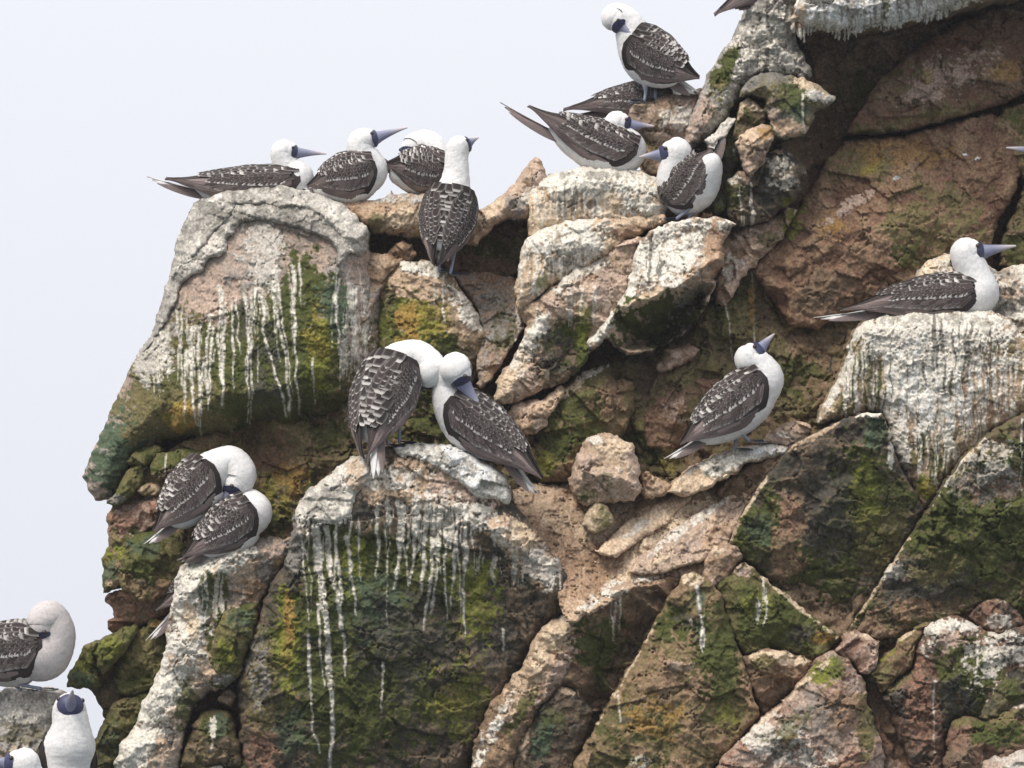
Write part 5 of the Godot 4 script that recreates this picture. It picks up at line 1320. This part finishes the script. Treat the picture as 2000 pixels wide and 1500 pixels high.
# A seabird: z0 depth; sh, ru the body's axis at shoulder and rump; wt, tt the tips of wings and tail; up the back; w, h half width and height;
# neck: x, y, depth, radius from the breast to the head; tip: the end of the bill; feet on the ground.
func bird(label: String, group: String, z0: float, d: Dictionary) -> Node3D:
	var root := Node3D.new()
	root.name = numbered("seabird")
	var sh := point_of(d.sh, 0, z0)
	var ru := point_of(d.ru, 0, z0)
	var wt := point_of(d.wt, 0, z0)
	var tt := point_of(d.tt, 0, z0)
	root.position = point_of(d.feet, 0, z0) if d.has("feet") else (sh + ru) * 0.5 - Vector3(0, d.h / SCALE, 0)
	add_child(root)
	tag(root, label, "bird", group)
	var dir := (ru - sh).normalized()
	var up := Vector3(d.up[0], d.up[1], d.up[2])
	up = (up - dir * up.dot(dir)).normalized()
	var side := up.cross(dir).normalized()
	var w: float = d.w / SCALE
	var h: float = d.h / SCALE
	var white: Color = d.get("white", shade.white)
	var places := [ru + (tt - ru) * 0.30, ru + dir * 0.02, ru.lerp(sh, 0.35) - up * h * 0.08, ru.lerp(sh, 0.75) - up * h * 0.10, sh - up * h * 0.05]
	var wide := [w * 0.20, w * 0.58, w * 0.92, w * 0.98, w * 0.86]
	var high := [h * 0.15, h * 0.55, h * 0.92, h * 1.0, h * 0.88]
	var tints := [white, white, white, white, white]
	var r := 0.0
	for i in range(0, d.neck.size(), 4):
		places.append(point_of(d.neck, i, z0))
		r = d.neck[i + 3] / SCALE
		wide.append(r)
		high.append(r)
		tints.append(white)
	var head: Vector3 = places[places.size() - 1]
	var tip := point_of(d.tip, 0, z0)
	var axis := (tip - head).normalized()
	places.append(head + axis * r * 0.34)
	wide.append(r * 0.80)
	high.append(r * 0.84)
	tints.append(white)
	skin("body", root, places, wide, high, side, tints, feather_material)
	var crown: Vector3 = Vector3(d.crown[0], d.crown[1], d.crown[2]) if d.has("crown") else Vector3.UP
	mask_and_eyes(root, head, r * 0.97, tip, crown)
	bill(root, head, r, tip, crown)
	var b := {"sh": sh - dir * w * 0.62, "ru": ru, "wt": wt, "up": up, "side": side, "w": w, "h": h, "fade": d.get("fade", shade.brown),
		"wide": curve([0.0, 0.84, 0.15, 1.0, 0.35, 1.05, 0.6, 0.80, 0.8, 0.42, 1.0, 0.07]), "high": curve([0.0, 0.84, 0.15, 1.0, 0.35, 1.02, 0.6, 0.74, 0.8, 0.36, 1.0, 0.06]),
		"v0": curve([0.0, 50.0, 0.06, 30.0, 0.2, 16.0, 0.5, 8.0, 0.75, 12.0, 1.0, 40.0]), "v1": curve([0.0, 78.0, 0.05, 108.0, 0.15, 134.0, 0.4, 134.0, 0.65, 116.0, 0.85, 98.0, 1.0, 74.0])}
	for s in [-1.0, 1.0]:
		wing(root, b, s)
	# the mantle between the wings
	var st := {"v": PackedVector3Array(), "n": PackedVector3Array(), "c": PackedColorArray(), "i": PackedInt32Array()}
	for row in 11:
		for col in 5:
			var t := 0.58 - row * 0.058
			var a0 := (col - 2) * 0.30 + (0.15 if row % 2 else 0.0) + rng.randf_range(-0.07, 0.07)
			t += rng.randf_range(-0.02, 0.02)
			var pos := []
			var out := []
			for k in 7:
				var f := k / 6.0
				var a := []
				var n := []
				for c in 5:
					var a1 := a0 + (c - 2) * 0.11 * (1.0 - 0.5 * f * f * f)
					var q := wing_spot(b, clampf(t + f * 0.11, 0.0, 1.0), 0.0, 1.0)
					var u := 1.0 - clampf(t + f * 0.11, 0.0, 1.0)
					var tt2 := 1.0 - u
					var mid_at: Vector3 = b.sh * (u * u) + b.ru * (2.0 * tt2 * u) + b.wt * (tt2 * tt2)
					var from_mid: Vector3 = up * h * b.high.sample_baked(tt2) * cos(a1) + side * w * b.wide.sample_baked(tt2) * sin(a1)
					var nn := (up * cos(a1) + side * sin(a1)).normalized()
					a.append(mid_at + from_mid + nn * (0.0055 + 0.003 * f + 0.001 * row * 0.3) - root.position)
					n.append(nn)
				pos.append(a)
				out.append(n)
			leaf(st, pos, out, (shade.dark as Color) * rng.randf_range(0.6, 1.1), (shade.edge as Color) * rng.randf_range(0.5, 1.2), rng.randf_range(0.62, 0.86))
	for k in st.c.size():
		st.c[k].a = 1.0
	var mantle := MeshInstance3D.new()
	mantle.name = "mantle"
	mantle.mesh = committed(st.v, st.n, st.c, faced(st.v, st.n, st.i))
	mantle.material_override = feather_material
	root.add_child(mantle, true)
	# tail feathers
	var from := ru + (tt - ru) * 0.12
	for k in 5:
		var f := k - 2.0
		var to := tt - side * f * 0.012 - (tt - ru) * absf(f) * 0.07 - up * 0.006 * absf(f)
		var tint: Color = (shade.white as Color) * 0.85 if absf(f) < 1.5 and not d.has("dark_tail") else shade.brown
		plume("tail_feather", root, from - side * f * 0.010 - up * absf(f) * 0.010, to, side + up * f * 0.8, 0.017, tint, shade.pale)
	if d.has("feet"):
		var ahead := (-dir + Vector3(0, 0.1, 0)).normalized()
		var hip := ru.lerp(sh, 0.42) - up * h * 0.70
		for i in range(0, d.feet.size(), 3):
			leg(root, hip + side * (0.4 if i == 0 else -0.4) * w * signf(side.z), point_of(d.feet, i, z0), ahead)
	return root


func build_birds() -> void:
	var sky := "seabirds resting along the skyline"
	bird("seabird lying on the crusted boulder at far left, head up, tail over the sky", sky, -66, {"sh": [562, 362, 0], "ru": [430, 380, 0], "wt": [322, 350, 10], "tt": [286, 349, 0], "up": [0.0, 1.0, 0.2], "w": 44, "h": 40, "neck": [578, 348, 0, 36, 560, 326, 0, 26, 552, 302, 2, 24, 556, 296, 2, 24], "tip": [637, 298, 4]})
	bird("seabird with bill pointing up to the right, second from left on the skyline", sky, -48, {"sh": [706, 342, 0], "ru": [640, 362, 8], "wt": [600, 366, 12], "tt": [588, 372, 6], "up": [-0.25, 0.9, 0.35], "w": 46, "h": 48, "neck": [722, 330, -6, 36, 706, 300, 0, 29, 704, 280, 2, 26, 712, 274, 2, 25], "tip": [794, 247, 6]})
	bird("hunched seabird preening behind the back view bird, beige tail raised", sky, -70, {"sh": [838, 336, 0], "ru": [790, 336, 4], "wt": [752, 322, 22], "tt": [732, 302, 10], "dark_tail": true, "up": [-0.1, 0.9, 0.45], "w": 48, "h": 46, "neck": [846, 308, -14, 36, 834, 286, -18, 32, 814, 284, -18, 27, 808, 288, -16, 25], "tip": [778, 310, 14]})
	bird("seabird seen from behind with a tall straight white neck", "standing seabirds", 24, {"sh": [880, 400, 0], "ru": [868, 462, 12], "wt": [850, 520, 16], "tt": [866, 512, 0], "up": [-0.1, 0.25, 1.0], "w": 52, "h": 42, "neck": [886, 374, -6, 35, 891, 340, -8, 26, 892, 306, -8, 23, 896, 288, -8, 23], "tip": [933, 267, -20], "feet": [880, 536, -4, 858, 530, -6]})
	bird("seabird on the drip covered mound with its long tail raised to the left", sky, -16, {"sh": [1216, 300, 0], "ru": [1120, 276, 2], "wt": [1030, 208, 6], "tt": [975, 204, 0], "dark_tail": true, "up": [0.30, 0.9, 0.22], "w": 44, "h": 46, "neck": [1226, 288, 0, 36, 1207, 264, 2, 28, 1203, 247, 3, 25, 1206, 241, 4, 25], "tip": [1277, 244, 10]})
	bird("dark winged seabird lying half hidden behind the feet of the topmost bird", sky, -90, {"sh": [1290, 196, 0], "ru": [1214, 204, 0], "wt": [1100, 216, 10], "tt": [1066, 240, 0], "up": [0.0, 1.0, 0.25], "w": 40, "h": 38, "neck": [1306, 200, -4, 32, 1316, 200, -10, 26, 1326, 200, -12, 24], "tip": [1380, 206, -30], "dark_tail": true})
	bird("topmost whole seabird, standing and preening its scalloped back", "preening seabirds", -30, {"sh": [1252, 98, 0], "ru": [1306, 142, 0], "wt": [1366, 154, 6], "tt": [1364, 184, -8], "up": [0.50, 0.62, 0.55], "w": 52, "h": 50, "neck": [1240, 76, 0, 38, 1226, 46, 2, 30, 1206, 34, 6, 28, 1201, 36, 10, 27], "tip": [1254, 84, 44], "feet": [1258, 200, 8, 1280, 196, -10]})
	bird("seabird facing left with its pale belly and vent turned to the viewer", "standing seabirds", 34, {"sh": [1334, 376, -14], "ru": [1380, 328, 14], "wt": [1396, 286, 14], "tt": [1420, 254, 0], "up": [-0.86, 0.36, 0.02], "w": 48, "h": 50, "neck": [1316, 356, -4, 34, 1318, 322, 2, 30, 1322, 300, 6, 30, 1319, 298, 6, 29], "tip": [1249, 304, 14], "feet": [1322, 430, 10, 1345, 428, 0]})
	bird("seabird off the top of the picture, only its wing and tail tips showing", sky, 0, {"sh": [1560, -62, 0], "ru": [1482, -18, 0], "wt": [1396, 31, 6], "tt": [1430, 20, 0], "up": [0.3, 0.9, 0.2], "w": 42, "h": 40, "neck": [1580, -80, 0, 36, 1580, -110, 0, 28, 1584, -130, 0, 25], "tip": [1650, -130, 0], "dark_tail": true})
	bird("left bird of the preening pair in the middle, back turned, neck arched right", "preening seabirds", 168, {"sh": [764, 740, 0], "ru": [728, 822, 18], "wt": [714, 896, 62], "tt": [732, 938, 84], "up": [-0.55, 0.40, 0.72], "w": 66, "h": 54, "neck": [778, 712, -8, 42, 812, 698, -6, 34, 838, 714, 4, 31, 839, 728, 10, 30], "tip": [806, 774, -46], "feet": [780, 866, -2, 758, 872, 6]})
	bird("right bird of the preening pair in the middle, bill tucked over its wing", "preening seabirds", 168, {"sh": [898, 806, 0], "ru": [984, 872, 0], "wt": [1058, 936, 8], "tt": [1050, 968, -4], "up": [0.50, 0.75, 0.42], "w": 50, "h": 52, "neck": [882, 782, 0, 38, 878, 748, 4, 32, 888, 722, 24, 31, 891, 722, 40, 31], "tip": [948, 810, 44], "feet": [922, 886, 8, 940, 900, -12]})
	bird("lone seabird gazing up to the right on the white crusted ledge", "standing seabirds", 76, {"sh": [1474, 762, 0], "ru": [1388, 838, 2], "wt": [1328, 870, 10], "tt": [1299, 900, 0], "up": [-0.62, 0.74, 0.24], "w": 48, "h": 52, "neck": [1494, 738, 0, 37, 1480, 712, 2, 29, 1463, 704, 4, 28, 1465, 698, 4, 28], "tip": [1510, 651, 10], "feet": [1464, 864, 6, 1436, 880, -10], "crown": [-0.6, 0.8, 0.0]})
	bird("seabird sitting on the great white nest wall at right, bill level", "seabirds on nests", 40, {"sh": [1884, 580, 0], "ru": [1776, 592, 2], "wt": [1640, 608, 12], "tt": [1590, 625, 0], "up": [-0.05, 1.0, 0.22], "w": 46, "h": 46, "neck": [1910, 572, 0, 42, 1902, 536, 0, 33, 1888, 504, 2, 31, 1888, 494, 2, 31], "tip": [1983, 478, 8]})
	bird("seabird beyond the right edge, only its bill tip showing", "seabirds on nests", 10, {"sh": [2090, 366, 0], "ru": [2180, 380, 0], "wt": [2290, 380, 6], "tt": [2330, 390, 0], "up": [0.0, 1.0, 0.2], "w": 42, "h": 42, "neck": [2068, 352, 0, 36, 2060, 322, 0, 28, 2056, 302, 2, 25, 2052, 298, 2, 25], "tip": [1966, 286, 6]})
	bird("seabird bending down over its neighbour on the whitened ridge at left", "preening seabirds", 66, {"sh": [398, 936, 0], "ru": [352, 1002, 2], "wt": [300, 1040, 8], "tt": [284, 1066, 0], "up": [-0.62, 0.72, 0.30], "w": 52, "h": 52, "neck": [420, 918, 0, 40, 450, 904, 2, 33, 468, 922, 6, 32, 466, 938, 8, 31], "tip": [424, 994, 22], "feet": [372, 1078, 6, 392, 1072, -8]})
	bird("seabird nestled under the bending bird, white breast to the right, head tucked away", "preening seabirds", 92, {"sh": [476, 1012, 0], "ru": [416, 1060, 0], "wt": [356, 1090, 8], "tt": [348, 1098, -10], "dark_tail": true, "up": [-0.50, 0.75, 0.35], "w": 48, "h": 48, "neck": [494, 1000, -8, 38, 486, 984, -26, 30, 466, 986, -44, 27, 456, 990, -50, 26], "tip": [410, 1024, -60]})
	bird("seabird hidden behind the whitened ridge, only its wing and tail tips showing", "seabirds on nests", 0, {"sh": [420, 1118, 0], "ru": [366, 1158, 0], "wt": [304, 1194, 10], "tt": [288, 1254, 0], "up": [-0.5, 0.8, 0.3], "w": 40, "h": 38, "neck": [434, 1112, 0, 32, 440, 1110, -6, 26, 446, 1112, -10, 24], "tip": [480, 1140, -10]})
	bird("large seabird, shade painted into its white plumage, preening its breast at the far left bottom", "preening seabirds", 30, {"sh": [52, 1272, 0], "ru": [-34, 1284, 0], "wt": [-130, 1318, 10], "tt": [-150, 1330, 0], "up": [-0.1, 0.95, 0.3], "w": 56, "h": 60, "neck": [88, 1278, 0, 50, 110, 1242, 4, 38, 98, 1208, 10, 35, 84, 1216, 20, 33], "tip": [62, 1292, 40], "feet": [80, 1348, 6, 40, 1350, -6], "white": Color(0.50, 0.47, 0.47)})  # white plumage coloured grey for the shade this bird sits in
	bird("seabird facing the viewer with bill raised to the sky, bottom left", "standing seabirds", 70, {"sh": [130, 1482, 0], "ru": [118, 1580, -50], "wt": [104, 1640, -90], "tt": [104, 1680, -100], "up": [-0.25, 0.35, -0.9], "w": 58, "h": 50, "neck": [136, 1452, 10, 50, 138, 1416, 16, 37, 136, 1394, 16, 34, 136, 1384, 18, 32], "tip": [142, 1346, 104], "crown": [0.0, 0.9, -0.4]})
	bird("seabird in the bottom left corner, white head and blue bill facing left", "standing seabirds", 110, {"sh": [70, 1560, 0], "ru": [140, 1600, 0], "wt": [220, 1640, 6], "tt": [250, 1650, 0], "up": [0.2, 0.9, 0.2], "w": 46, "h": 46, "neck": [58, 1536, 0, 40, 50, 1508, 2, 33, 46, 1494, 4, 33, 44, 1492, 4, 32], "tip": [-26, 1484, 14]})
